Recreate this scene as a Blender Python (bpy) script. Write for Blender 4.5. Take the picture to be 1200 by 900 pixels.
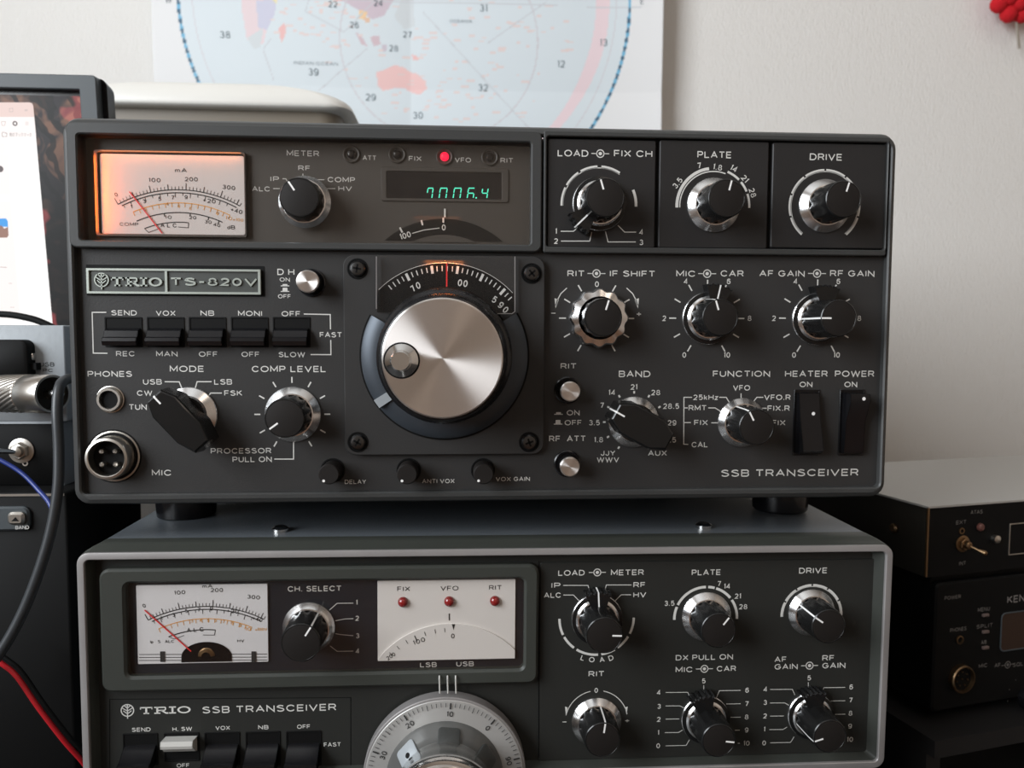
import bpy, math, random
from mathutils import Matrix, Vector, Euler
random.seed(7)
S = 0.001            # every measure below is in millimetres
sc = bpy.context.scene
for o in list(bpy.data.objects): bpy.data.objects.remove(o)
col = sc.collection
PI = math.pi
sin, cos, rad = math.sin, math.cos, math.radians

# ------------------------------------------------------------------ camera
FPX = 900.0
CAM = Vector((-11.36, -311.55, 68.33))
PITCH, YAW, ROLL = 0.0643, 0.0614, 0.0035
_f = Vector((sin(YAW) * cos(PITCH), cos(YAW) * cos(PITCH), -sin(PITCH)))
_r0 = Vector((cos(YAW), -sin(YAW), 0)); _u0 = _r0.cross(_f)
CR = cos(ROLL) * _r0 + sin(ROLL) * _u0
CU = -sin(ROLL) * _r0 + cos(ROLL) * _u0
CF = _f
cd = bpy.data.cameras.new('camera'); cam = bpy.data.objects.new('camera', cd); col.objects.link(cam)
cam.matrix_world = Matrix(((CR.x, CU.x, -CF.x, CAM.x * S), (CR.y, CU.y, -CF.y, CAM.y * S), (CR.z, CU.z, -CF.z, CAM.z * S), (0, 0, 0, 1)))
cd.sensor_width = 36; cd.lens = 27; cd.clip_start = 0.01; cd.clip_end = 50
cd.dof.use_dof = True; cd.dof.focus_distance = 0.305; cd.dof.aperture_fstop = 15
sc.camera = cam

# ------------------------------------------------------------------ light and exposure
def area(name, loc, rot, sx, sy, power, colr):
    l = bpy.data.lights.new(name, 'AREA'); l.shape = 'RECTANGLE'; l.size = sx; l.size_y = sy; l.energy = power; l.color = colr
    o = bpy.data.objects.new(name, l); o.location = loc; o.rotation_euler = rot; col.objects.link(o); return o
area('window_daylight', (-0.97, -0.78, 0.60), (0, -PI / 2, 0), 0.95, 1.0, 30, (0.93, 0.97, 1.0))
area('warm_fill_light', (0.7, -1.5, 1.55), (0, 0, 0), 0.5, 0.5, 2.5, (1.0, 0.82, 0.66))  # added warm fill from overhead, no lamp known there
w = bpy.data.worlds.new('world'); sc.world = w; w.use_nodes = True
w.node_tree.nodes['Background'].inputs[0].default_value = (0.75, 0.85, 1.0, 1)
w.node_tree.nodes['Background'].inputs[1].default_value = 1.2
sc.view_settings.view_transform = 'Standard'; sc.view_settings.look = 'None'
sc.view_settings.gamma = 1; sc.view_settings.use_curve_mapping = False
sc.view_settings.exposure = 0.15
try:
    sc.cycles.use_denoising = True; sc.cycles.max_bounces = 8; sc.cycles.transparent_max_bounces = 12
    sc.cycles.sample_clamp_indirect = 6; sc.cycles.caustics_refractive = False; sc.cycles.caustics_reflective = False
except Exception: pass

# ------------------------------------------------------------------ materials
def mat(name, c, rough=0.5, metal=0.0, emit=None, es=0, aniso=0, coat=0, spec=0.5, noise=None, bump=None, alpha=None):
    m = bpy.data.materials.new(name); m.use_nodes = True
    nt = m.node_tree; b = nt.nodes['Principled BSDF']
    b.inputs['Base Color'].default_value = (*c, 1); b.inputs['Roughness'].default_value = rough; b.inputs['Metallic'].default_value = metal
    b.inputs['Specular IOR Level'].default_value = spec
    if coat: b.inputs['Coat Weight'].default_value = coat; b.inputs['Coat Roughness'].default_value = 0.08
    if emit: b.inputs['Emission Color'].default_value = (*emit, 1); b.inputs['Emission Strength'].default_value = es
    if aniso:
        b.inputs['Anisotropic'].default_value = aniso
        t = nt.nodes.new('ShaderNodeTangent'); t.direction_type = 'RADIAL'; t.axis = 'Y'; b.inputs['Anisotropic Rotation'].default_value = 0.25
        nt.links.new(t.outputs[0], b.inputs['Tangent'])
    if noise:   # (scale, amount): worn mottling of the base colour
        tc = nt.nodes.new('ShaderNodeTexCoord'); n = nt.nodes.new('ShaderNodeTexNoise'); n.inputs['Scale'].default_value = noise[0]; n.inputs['Detail'].default_value = 4
        r = nt.nodes.new('ShaderNodeMapRange'); r.inputs[3].default_value = 1 - noise[1]; r.inputs[4].default_value = 1 + noise[1]
        mx = nt.nodes.new('ShaderNodeVectorMath'); mx.operation = 'SCALE'; mx.inputs[0].default_value = c
        nt.links.new(tc.outputs['Object'], n.inputs['Vector']); nt.links.new(n.outputs[0], r.inputs[0])
        nt.links.new(r.outputs[0], mx.inputs['Scale']); nt.links.new(mx.outputs[0], b.inputs['Base Color'])
    if bump:    # (scale, strength, distance)
        tc = nt.nodes.new('ShaderNodeTexCoord'); n = nt.nodes.new('ShaderNodeTexNoise'); n.inputs['Scale'].default_value = bump[0]; n.inputs['Detail'].default_value = 3
        bp = nt.nodes.new('ShaderNodeBump'); bp.inputs['Strength'].default_value = bump[1]; bp.inputs['Distance'].default_value = bump[2]
        nt.links.new(tc.outputs['Object'], n.inputs['Vector']); nt.links.new(n.outputs[0], bp.inputs['Height']); nt.links.new(bp.outputs[0], b.inputs['Normal'])
    return m

def pane_mat(name, tint=(1, 1, 1), f0=0.04, rough=0.0):
    m = bpy.data.materials.new(name); m.use_nodes = True; nt = m.node_tree; nt.nodes.clear()
    o = nt.nodes.new('ShaderNodeOutputMaterial'); mx = nt.nodes.new('ShaderNodeMixShader'); lw_ = nt.nodes.new('ShaderNodeLayerWeight'); lw_.inputs[0].default_value = 0.5
    pw = nt.nodes.new('ShaderNodeMath'); pw.operation = 'POWER'; pw.inputs[1].default_value = 5; ma = nt.nodes.new('ShaderNodeMath'); ma.operation = 'MULTIPLY_ADD'; ma.inputs[1].default_value = 1 - f0; ma.inputs[2].default_value = f0
    t = nt.nodes.new('ShaderNodeBsdfTransparent'); t.inputs[0].default_value = (*tint, 1); g = nt.nodes.new('ShaderNodeBsdfGlossy'); g.inputs['Roughness'].default_value = rough
    nt.links.new(lw_.outputs['Facing'], pw.inputs[0]); nt.links.new(pw.outputs[0], ma.inputs[0]); nt.links.new(ma.outputs[0], mx.inputs[0]); nt.links.new(t.outputs[0], mx.inputs[1]); nt.links.new(g.outputs[0], mx.inputs[2]); nt.links.new(mx.outputs[0], o.inputs[0])
    return m

M = {}
M['panel'] = mat('charcoal_panel_paint', (0.033, 0.032, 0.0315), 0.48, spec=0.28, bump=(1400, 0.25, 0.0002))
M['bezel'] = mat('charcoal_bezel_paint', (0.045, 0.046, 0.0455), 0.42, spec=0.35, noise=(18, 0.12), bump=(900, 0.15, 0.0002))
M['plate'] = mat('dark_plate_paint', (0.023, 0.022, 0.022), 0.45, spec=0.28, bump=(1400, 0.2, 0.0002))
M['case'] = mat('dark_case_paint', (0.115, 0.13, 0.145), 0.42, bump=(700, 0.35, 0.0004))
M['olive'] = mat('olive_grey_paint', (0.039, 0.042, 0.0365), 0.45, spec=0.35, noise=(14, 0.15), bump=(900, 0.2, 0.0002))
M['olive_panel'] = mat('olive_grey_panel', (0.022, 0.0225, 0.0205), 0.48, spec=0.28, bump=(1400, 0.2, 0.0002))
M['rim'] = mat('satin_silver_rim', (0.30, 0.285, 0.28), 0.42, 0.35, noise=(40, 0.18))
M['paint'] = mat('white_lettering_ink', (0.64, 0.63, 0.60), 0.55)
M['paint_dark'] = mat('black_lettering_ink', (0.02, 0.02, 0.02), 0.6)
M['paint_orange'] = mat('orange_scale_ink', (0.75, 0.36, 0.08), 0.6)
M['paint_red'] = mat('red_scale_ink', (0.55, 0.06, 0.05), 0.6)
M['knob'] = mat('black_knob_plastic', (0.008, 0.008, 0.008), 0.24, spec=0.45)
M['cap'] = mat('matte_black_cap', (0.013, 0.011, 0.010), 0.55, spec=0.22)
M['chrome'] = mat('turned_chrome', (0.85, 0.85, 0.85), 0.24, 1.0, aniso=0.6)
M['chrome2'] = mat('bright_chrome', (0.75, 0.75, 0.74), 0.16, 1.0)
M['spun'] = mat('spun_aluminium', (0.80, 0.76, 0.73), 0.36, 1.0, aniso=0.9)
M['dull_metal'] = mat('dull_nickel', (0.60, 0.57, 0.52), 0.30, 1.0)
M['black'] = mat('gloss_black_plastic', (0.006, 0.006, 0.007), 0.22)
M['matteblack'] = mat('matte_black_plastic', (0.004, 0.004, 0.004), 0.6, spec=0.15)
M['flange'] = mat('flange_reflection_tint', (0.055, 0.065, 0.078), 0.42, 0.5)  # blue-grey of the reflected window is put into the base colour
M['darkscrew'] = mat('black_oxide_screw', (0.10, 0.10, 0.10), 0.28, 1.0)
M['window_back'] = mat('fascia_reflection_brown', (0.050, 0.044, 0.038), 0.5)  # brown lift stands in for the room reflected in the pane
M['meter_face'] = mat('white_meter_card', (0.64, 0.60, 0.585), 0.65)
M['meter_face2'] = mat('pale_grey_meter_card', (0.72, 0.72, 0.74), 0.65)
M['dial_white'] = mat('ivory_dial_card', (0.80, 0.78, 0.76), 0.6)
M['dialblack'] = mat('black_dial_disc', (0.005, 0.005, 0.005), 0.5, spec=0.15)
M['needle'] = mat('red_needle', (0.75, 0.03, 0.03), 0.5)
M['digits'] = mat('green_fluorescent_digits', (0, 0, 0), 0.5, emit=(0.10, 0.95, 0.62), es=1.1)
M['led_on'] = mat('lit_red_lamp', (0.5, 0, 0), 0.3, emit=(1.0, 0.01, 0.05), es=1.5)
M['led_off'] = mat('dark_red_lamp', (0.22, 0.012, 0.012), 0.12, coat=0.5)
M['lamp_dark'] = mat('unlit_lamp_lens', (0.010, 0.008, 0.008), 0.25)
M['glass'] = pane_mat('clear_pane', (0.97, 0.96, 0.95), 0.04, 0.03)
M['acrylic'] = pane_mat('acrylic_pane', (0.97, 0.97, 0.97), 0.02, 0.04)
M['badge'] = mat('badge_enamel', (0.055, 0.06, 0.055), 0.4)
M['badge_metal'] = mat('badge_silver', (0.38, 0.41, 0.37), 0.40, 0.45)
M['silverbox'] = mat('grey_hammered_paint', (0.34, 0.365, 0.385), 0.45, 0.1, bump=(350, 0.2, 0.0004))
M['whitebox'] = mat('warm_white_enamel', (0.44, 0.425, 0.40), 0.45, bump=(300, 0.1, 0.0003))
M['ivory'] = mat('ivory_lever', (0.50, 0.49, 0.46), 0.4)
M['darkside'] = mat('dark_brown_side', (0.016, 0.013, 0.009), 0.5)
M['white_plastic'] = mat('white_plastic', (0.76, 0.74, 0.69), 0.38)
M['white_shaded'] = mat('shaded_white_plastic', (0.20, 0.17, 0.13), 0.5)  # brown-grey paints in the shade of the underside below the lid
M['cable'] = mat('grey_cable_sheath', (0.030, 0.034, 0.038), 0.38)
M['blue'] = mat('blue_wire', (0.012, 0.030, 0.20), 0.35)
M['red'] = mat('red_wire', (0.45, 0.008, 0.015), 0.4)
M['red_wool'] = mat('red_wool', (0.55, 0.003, 0.01), 0.9, bump=(500, 0.8, 0.001))
M['brass'] = mat('aged_brass', (0.24, 0.155, 0.085), 0.38, 1.0)
M['lower_fascia'] = mat('blue_black_fascia', (0.014, 0.016, 0.021), 0.4)
M['desk'] = mat('black_desk_laminate', (0.012, 0.011, 0.011), 0.5)
M['monitor'] = mat('dark_grey_monitor_plastic', (0.050, 0.060, 0.066), 0.45)
M['dimtext'] = mat('dim_grey_ink', (0.16, 0.15, 0.14), 0.6)
M['white_line'] = mat('white_pointer_ink', (0.85, 0.84, 0.82), 0.5)

# ------------------------------------------------------------------ mesh builder
class MB:
    def __init__(s): s.v = []; s.f = []
    def add(s, vs, fs):
        n = len(s.v); s.v += [tuple(p) for p in vs]; s.f += [tuple(i + n for i in f) for f in fs]
    def box(s, x0, x1, y0, y1, z0, z1):
        s.add([(x, y, z) for x in (x0, x1) for y in (y0, y1) for z in (z0, z1)],
              [(0, 1, 3, 2), (4, 6, 7, 5), (0, 4, 5, 1), (2, 3, 7, 6), (0, 2, 6, 4), (1, 5, 7, 3)])
    def loft(s, loops, cap0=True, cap1=True, closed=True):
        n = len(loops[0]); base = len(s.v)
        for L in loops: s.v += [tuple(p) for p in L]
        for k in range(len(loops) - 1):
            for i in range(n if closed else n - 1):
                j = (i + 1) % n
                s.f.append((base + k * n + i, base + k * n + j, base + (k + 1) * n + j, base + (k + 1) * n + i))
        if cap0: s.f.append(tuple(base + i for i in range(n))[::-1])
        if cap1: s.f.append(tuple(base + (len(loops) - 1) * n + i for i in range(n)))
    def lathe(s, cx, cz, prof, n=48, mod=None, a0=None, a1=None, cap0=False, cap1=True):
        loops = []
        full = a0 is None
        for (r, y) in prof:
            L = []
            for i in range(n if full else n + 1):
                a = 2 * PI * i / n if full else a0 + (a1 - a0) * i / n
                rr = r * (mod(a, r, y) if mod else 1)
                L.append((cx + rr * sin(a), y, cz + rr * cos(a)))
            loops.append(L)
        s.loft(loops, cap0, cap1 and full, closed=full)
    def tube(s, pts, r, n=10, caps=True):
        pts = [Vector(p) for p in pts]; loops = []
        prev = None
        for i, p in enumerate(pts):
            d = (pts[min(i + 1, len(pts) - 1)] - pts[max(i - 1, 0)]).normalized()
            if prev is None:
                u = d.orthogonal().normalized()
            else:
                u = (prev - d * prev.dot(d)).normalized()
            prev = u; vv = d.cross(u)
            rr = r[i] if isinstance(r, (list, tuple)) else r
            loops.append([p + (u * cos(2 * PI * k / n) + vv * sin(2 * PI * k / n)) * rr for k in range(n)])
        s.loft(loops, caps, caps)
    def ribbon(s, pts, wd, y, depth=0.0, closed=False):
        # flat painted line in the XZ plane
        n = len(pts); L = []; R_ = []
        for i in range(n):
            a = pts[i - 1] if (i > 0 or closed) else None
            b = pts[(i + 1) % n] if (i < n - 1 or closed) else None
            p = pts[i]
            def nrm(q, r_):
                dx, dz = r_[0] - q[0], r_[1] - q[1]; l = math.hypot(dx, dz) or 1; return (-dz / l, dx / l)
            if a is None: nx, nz = nrm(p, b); k = 1
            elif b is None: nx, nz = nrm(a, p); k = 1
            else:
                n1 = nrm(a, p); n2 = nrm(p, b); nx, nz = n1[0] + n2[0], n1[1] + n2[1]; l = math.hypot(nx, nz) or 1; nx /= l; nz /= l
                k = 1 / max(0.4, nx * n1[0] + nz * n1[1])
            L.append((p[0] + nx * wd / 2 * k, y, p[1] + nz * wd / 2 * k)); R_.append((p[0] - nx * wd / 2 * k, y, p[1] - nz * wd / 2 * k))
        if not depth:
            s.add(L + R_, [(i, n + i, n + (i + 1) % n, (i + 1) % n) for i in range(n if closed else n - 1)]); return
        m = len(s.v); s.v += L + R_
        for i in range(n if closed else n - 1):
            j = (i + 1) % n; s.f.append((m + i, m + n + i, m + n + j, m + j))
        if depth:
            m2 = len(s.v); s.v += [(p[0], p[1] + depth, p[2]) for p in L + R_]
            for i in range(n if closed else n - 1):
                j = (i + 1) % n
                s.f.append((m + j, m + i, m2 + i, m2 + j)[::-1]); s.f.append((m + n + i, m2 + n + i, m2 + n + j, m + n + j)[::-1])
            if not closed:
                s.f.append((m, m2, m2 + n, m + n)); s.f.append((m + n - 1, m + 2 * n - 1, m2 + 2 * n - 1, m2 + n - 1))
    def arc(s, c, r, a0, a1, wd, y, depth=0.0, n=None):
        n = n or max(4, int(abs(a1 - a0) / 5))
        s.ribbon([(c[0] + r * sin(rad(a0 + (a1 - a0) * i / n)), c[1] + r * cos(rad(a0 + (a1 - a0) * i / n))) for i in range(n + 1)], wd, y, depth)
    def poly(s, pts, y):
        s.add([(p[0], y, p[1]) for p in pts], [tuple(range(len(pts)))])
    def disc(s, c, r, y, n=24): s.poly([(c[0] + r * cos(2 * PI * i / n), c[1] + r * sin(2 * PI * i / n)) for i in range(n)], y)
    def build(s, name, m, parent=None, loc=(0, 0, 0), smooth=True, angle=32, label=None):
        me = bpy.data.meshes.new(name)
        me.from_pydata([(x * S, y * S, z * S) for x, y, z in s.v], [], s.f)
        me.materials.append(M[m] if isinstance(m, str) else m)
        import bmesh
        bm = bmesh.new(); bm.from_mesh(me); bmesh.ops.recalc_face_normals(bm, faces=bm.faces); bm.to_mesh(me); bm.free()
        if smooth:
            me.polygons.foreach_set('use_smooth', [True] * len(me.polygons)); me.set_sharp_from_angle(angle=rad(angle))
        o = bpy.data.objects.new(name, me); col.objects.link(o)
        if parent: o.parent = parent
        o.location = (loc[0] * S, loc[1] * S, loc[2] * S)
        if label: o['label'] = label
        return o

class Ink(MB):
    """printed marks, sorted to the control they stand nearest to"""
    def __init__(s, centres): s.v = []; s.f = []; s.c = centres; s.g = [MB() for _ in centres]
    def add(s, vs, fs):
        x = sum(p[0] for p in vs) / len(vs); z = sum(p[2] for p in vs) / len(vs)
        i = min(range(len(s.c)), key=lambda k: (s.c[k][0] - x) ** 2 + (s.c[k][1] - z) ** 2); s.g[i].add(vs, fs)
    def finish(s, m, parent):
        for g in s.g:
            if g.v: g.build('lettering', m, parent, smooth=False)

def rr(x0, x1, z0, z1, r, y, k=5):
    L = []
    for (cx, cz, a) in ((x1 - r, z1 - r, 0), (x1 - r, z0 + r, 90), (x0 + r, z0 + r, 180), (x0 + r, z1 - r, 270)):
        for i in range(k + 1):
            t = rad(a + 90 * i / k); L.append((cx + r * sin(t), y, cz + r * cos(t)))
    return L
def plate(mb, x0, x1, z0, z1, r, yb, yf, c=0.4):
    """rounded-rectangle plate from yb (back) to yf (front), chamfer c at the front"""
    c = min(c, (yb - yf) * .9)
    mb.loft([rr(x0, x1, z0, z1, r, yb), rr(x0, x1, z0, z1, r, yf + c), rr(x0 + c, x1 - c, z0 + c, z1 - c, max(r - c, .05), yf)])
def ring(mb, o, i, ro, ri, yb, yf, c=0.4, ybi=None):
    """frame; o and i are (x0,x1,z0,z1)"""
    ybi = yb if ybi is None else ybi
    mb.loft([rr(*o, ro, yb), rr(*o, ro, yf + c), rr(o[0] + c, o[1] - c, o[2] + c, o[3] - c, max(ro - c, .05), yf),
             rr(i[0] - c, i[1] + c, i[2] - c, i[3] + c, ri + c, yf), rr(*i, ri, yf + c), rr(*i, ri, ybi)], False, False)

def empty(name, loc, rot=(0, 0, 0)):
    o = bpy.data.objects.new(name, None); o.empty_display_size = 0.02; col.objects.link(o)
    o.location = Vector(loc) * S; o.rotation_euler = rot; return o
def tag(o, label, cat=None, group=None, kind=None):
    if label: o['label'] = label
    if cat: o['category'] = cat
    if group: o['group'] = group
    if kind: o['kind'] = kind
    return o

# ------------------------------------------------------------------ lettering
_tx = {}
def rawtext(t):
    if t not in _tx:
        c = bpy.data.curves.new('t', 'FONT'); c.body = t; c.size = 1; c.resolution_u = 3; c.space_character = 1.08
        o = bpy.data.objects.new('t', c); col.objects.link(o)
        bpy.context.view_layer.update()
        me = o.evaluated_get(bpy.context.evaluated_depsgraph_get()).to_mesh()
        v = [(p.co.x, p.co.y) for p in me.vertices]; f = [tuple(p.vertices) for p in me.polygons]
        o.evaluated_get(bpy.context.evaluated_depsgraph_get()).to_mesh_clear()
        bpy.data.objects.remove(o); bpy.data.curves.remove(c)
        _tx[t] = (v, f)
    return _tx[t]
CAPH = max(p[1] for p in rawtext('H')[0])
def el(cx, cy, rx, ry, a0, a1, n=None):
    n = n or max(3, int(abs(a1 - a0) / 22)); return [(cx + rx * sin(rad(a0 + (a1 - a0) * i / n)), cy + ry * cos(rad(a0 + (a1 - a0) * i / n))) for i in range(n + 1)]
GL = {   # centre-line strokes of a wide engineering alphabet: (width, [polylines]) for cap height 1
 'A': (1.0, [[(0, 0), (.5, 1), (1.0, 0)], [(.2, .33), (.8, .33)]]),
 'B': (.86, [[(0, 0), (0, 1), (.58, 1)] + el(.58, .76, .24, .24, 20, 160) + [(.58, .52), (0, .52)], [(.58, .52)] + el(.6, .26, .26, .26, 20, 160) + [(.58, 0), (0, 0)]]),
 'C': (1.0, [el(.52, .5, .52, .5, 55, -235, 14)]),
 'D': (.95, [[(0, 0), (0, 1), (.45, 1)] + el(.45, .5, .5, .5, 15, 165, 8) + [(.45, 0), (0, 0)]]),
 'E': (.76, [[(.76, 1), (0, 1), (0, 0), (.76, 0)], [(0, .51), (.7, .51)]]),
 'F': (.74, [[(.74, 1), (0, 1), (0, 0)], [(0, .49), (.66, .49)]]),
 'G': (1.04, [el(.52, .5, .52, .5, 52, -205, 13) + [(.98, .25), (1.0, .47), (.58, .47)]]),
 'H': (.90, [[(0, 0), (0, 1)], [(.9, 0), (.9, 1)], [(0, .51), (.9, .51)]]),
 'I': (.0, [[(0, 0), (0, 1)]]),
 'J': (.62, [[(.62, 1), (.62, .3)] + el(.31, .3, .31, .3, 100, 270, 6)]),
 'K': (.85, [[(0, 0), (0, 1)], [(.8, 1), (.02, .40)], [(.28, .60), (.86, 0)]]),
 'L': (.72, [[(0, 1), (0, 0), (.72, 0)]]),
 'M': (1.05, [[(0, 0), (0, 1), (.525, .2), (1.05, 1), (1.05, 0)]]),
 'N': (.92, [[(0, 0), (0, 1), (.92, 0), (.92, 1)]]),
 'O': (1.14, [el(.57, .5, .57, .5, 0, 360, 18)]),
 'P': (.82, [[(0, 0), (0, 1), (.54, 1)] + el(.54, .72, .28, .28, 20, 160) + [(.54, .44), (0, .44)]]),
 'Q': (1.14, [el(.57, .5, .57, .5, 0, 360, 18), [(.7, .25), (1.08, -.05)]]),
 'R': (.88, [[(0, 0), (0, 1), (.56, 1)] + el(.56, .73, .28, .27, 20, 160) + [(.56, .46), (0, .46)], [(.54, .46), (.88, 0)]]),
 'S': (.86, [el(.43, .74, .40, .26, 65, -90, 7) + el(.43, .26, .43, .26, -5, 115, 6)[1:] + el(.43, .26, .43, .26, 115, 250, 6)[1:]]),
 'T': (.88, [[(0, 1), (.88, 1)], [(.44, 1), (.44, 0)]]),
 'U': (.88, [[(0, 1), (0, .38)] + el(.44, .38, .44, .38, 260, 100, 8) + [(.88, .38), (.88, 1)]]),
 'V': (1.0, [[(0, 1), (.5, 0), (1.0, 1)]]),
 'W': (1.45, [[(0, 1), (.36, 0), (.725, .95), (1.09, 0), (1.45, 1)]]),
 'X': (.92, [[(0, 0), (.92, 1)], [(0, 1), (.92, 0)]]),
 'Y': (.92, [[(0, 1), (.46, .46), (.92, 1)], [(.46, .46), (.46, 0)]]),
 'Z': (.86, [[(0, 1), (.86, 1), (0, 0), (.86, 0)]]),
 '0': (.70, [el(.35, .5, .35, .5, 0, 360, 16)]),
 '1': (.22, [[(.03, .86), (.2, 1), (.2, 0)]]),
 '2': (.68, [el(.34, .70, .33, .30, -70, 125, 8) + [(.02, 0), (.68, 0)]]),
 '3': (.68, [el(.34, .75, .29, .25, -65, 180, 8) + el(.34, .26, .34, .26, 8, 245, 9)]),
 '4': (.72, [[(.54, 0), (.54, 1), (0, .28), (.72, .28)]]),
 '5': (.68, [[(.62, 1), (.10, 1), (.05, .53)] + el(.33, .33, .35, .33, -40, 235, 10)]),
 '6': (.70, [el(.40, .62, .38, .38, 50, -90, 6)[:-1] + el(.35, .32, .35, .32, -90, 270, 14)]),
 '7': (.66, [[(0, 1), (.66, 1), (.24, 0)]]),
 '8': (.74, [el(.37, .76, .29, .24, 0, 360, 12), el(.37, .26, .37, .26, 0, 360, 12)]),
 '9': (.70, [el(.30, .38, .38, .38, 230, 90, 6)[:-1] + el(.35, .68, .35, .32, 90, -270, 14)]),
 '.': (.10, [[(-.04, .02), (.12, .02)]]), '-': (.42, [[(0, .46), (.42, .46)]]), '–': (.7, [[(0, .5), (.7, .5)]]), '+': (.66, [[(0, .48), (.66, .48)], [(.33, .15), (.33, .81)]]), '/': (.4, [[(0, 0), (.4, 1)]]),
 'x': (.5, [[(0, 0), (.5, .6)], [(0, .6), (.5, 0)]]), 'm': (.9, [[(0, 0), (0, .66)], [(0, .5)] + el(.22, .44, .22, .22, -60, 90, 5) + [(.44, 0)], [(.44, .44)] + el(.67, .44, .22, .22, -60, 90, 5) + [(.9, 0)]]),
 'k': (.5, [[(0, 0), (0, 1)], [(.48, .66), (.02, .28)], [(.2, .42), (.5, 0)]]), 'z': (.5, [[(0, .66), (.5, .66), (0, 0), (.5, 0)]]),
 'd': (.58, [[(.58, 1), (.58, 0)], el(.29, .32, .29, .32, 0, 360, 12)]), 'p': (.58, [[(0, .62), (0, -.3)], el(.29, .32, .29, .32, 0, 360, 12)])}
def text(mb, t, x, z, y, width=None, h=2.0, rot=0, stretch=1.0, surf=None, bold=.158):
    """lettering centred on (x, z), cap height h mm over all, optional exact width, rot degrees clockwise"""
    ca, sa = cos(rad(-rot)), sin(rad(-rot))
    if any(ch not in GL and ch != ' ' for ch in t):
        v, f = rawtext(t); x0 = min(p[0] for p in v); x1 = max(p[0] for p in v); sy = h / CAPH; sx = (width / (x1 - x0)) if width else sy
        out = []
        for p in v:
            a = (p[0] - (x0 + x1) / 2) * sx; b = (p[1] - CAPH / 2) * sy; out.append((x + a * ca - b * sa, y, z + a * sa + b * ca))
        mb.add(out, f); return
    wd = bold * h; hh = h - wd; cx = 0; st = []; gap = .40
    for ch in t:
        if ch == ' ': cx += .55; continue
        w_, ls = GL[ch]
        for L in ls: st.append((.78 if ch in '8' else 1, [(cx + p[0], p[1]) for p in L]))
        cx += w_ + gap
    cx -= gap
    sx = ((width - wd) / cx) if (width and cx > 0) else hh * stretch * .94
    wd0 = wd
    for kw_, L in st:
        P_ = []; wd = wd0 * kw_
        for p in L:
            a = (p[0] - cx / 2) * sx; b = (p[1] - .5) * hh
            q = (x + a * ca - b * sa, z + a * sa + b * ca)
            if not P_ or math.hypot(q[0] - P_[-1][0], q[1] - P_[-1][1]) > wd * .12: P_.append(q)
        if len(P_) < 2: P_.append((P_[0][0] + wd * .5, P_[0][1]))
        cl_ = len(P_) > 6 and math.hypot(P_[0][0] - P_[-1][0], P_[0][1] - P_[-1][1]) < wd * .3
        if cl_: P_ = P_[:-1]
        n0 = len(mb.v); mb.ribbon(P_, wd, y, 0, cl_)
        if surf: mb.v[n0:] = [(p[0], surf(p[0], p[2]), p[2]) for p in mb.v[n0:]]

class Frame:
    """a local frame; U turns a place in the photograph into the point of that frame's plane y = Y (mm)"""
    def __init__(s, loc=(0, 0, 0), rot=(0, 0, 0)):
        s.loc = loc; s.rot = rot if not isinstance(rot, Matrix) else rot.to_euler('XYZ')
        R = Euler(s.rot, 'XYZ').to_matrix(); s.Ri = R.transposed(); s.C = s.Ri @ (CAM - Vector(loc))
    def P(s, px, py, Y):
        d = s.Ri @ (CR * ((px - 600) / FPX) + CU * ((450 - py) / FPX) + CF)
        t = (Y - s.C.y) / d.y; p = s.C + d * t
        return (p.x, p.z)
    def W(s, px, py, Y):
        a = s.P(px, py, Y); return (a[0], Y, a[1])
    def sc(s, px, py, Y): return abs(s.P(px + 10, py, Y)[0] - s.P(px - 10, py, Y)[0]) / 20
    def R(s, x0, y0, x1, y1, Y):
        xm, ym = (x0 + x1) / 2, (y0 + y1) / 2
        return (s.P(x0, ym, Y)[0], s.P(x1, ym, Y)[0], s.P(xm, y1, Y)[1], s.P(xm, y0, Y)[1])
    def T(s, mb, t, px, py, w=None, h=7, Y=0, rot=0, **k):
        q = s.sc(px, py, Y); a = s.P(px, py, Y); text(mb, t, a[0], a[1], Y, w * q if w else None, h * q, rot, **k)
    def L(s, mb, pts, w, Y): mb.ribbon([s.P(a, b, Y) for a, b in pts], w, Y)

def symbol(fr, mb, px, py, Y, k=1.0):
    q = fr.sc(px, py, Y) * k; c = fr.P(px, py, Y)
    mb.arc(c, 4.3 * q, 0, 360, 1.1 * q, Y, n=20); mb.disc(c, 2.0 * q, Y, 14)
    for s_ in (-1, 1): mb.ribbon([(c[0] + s_ * 4.3 * q, c[1]), (c[0] + s_ * 10.5 * q, c[1])], 0.9 * q, Y)

# ------------------------------------------------------------------ controls
def tab(mb, ang, r0, r1, y0, y1, half, ribs):
    """finger tab standing out of a lever ring"""
    n = ribs * 4; lo = []
    def loop(y, grow):
        L = []
        for i in range(n + 1):
            a = rad(ang - half + 2 * half * i / n); r = r1 + grow - (0.55 if (i // 2) % 2 else 0)
            L.append((r * sin(a), y, r * cos(a)))
        for i in range(n, -1, -1):
            a = rad(ang - half + 2 * half * i / n); L.append((r0 * sin(a), y, r0 * cos(a)))
        return L
    mb.loft([loop(y0, 0), loop(y1 + .6, 0), loop(y1, -0.5)])

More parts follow.
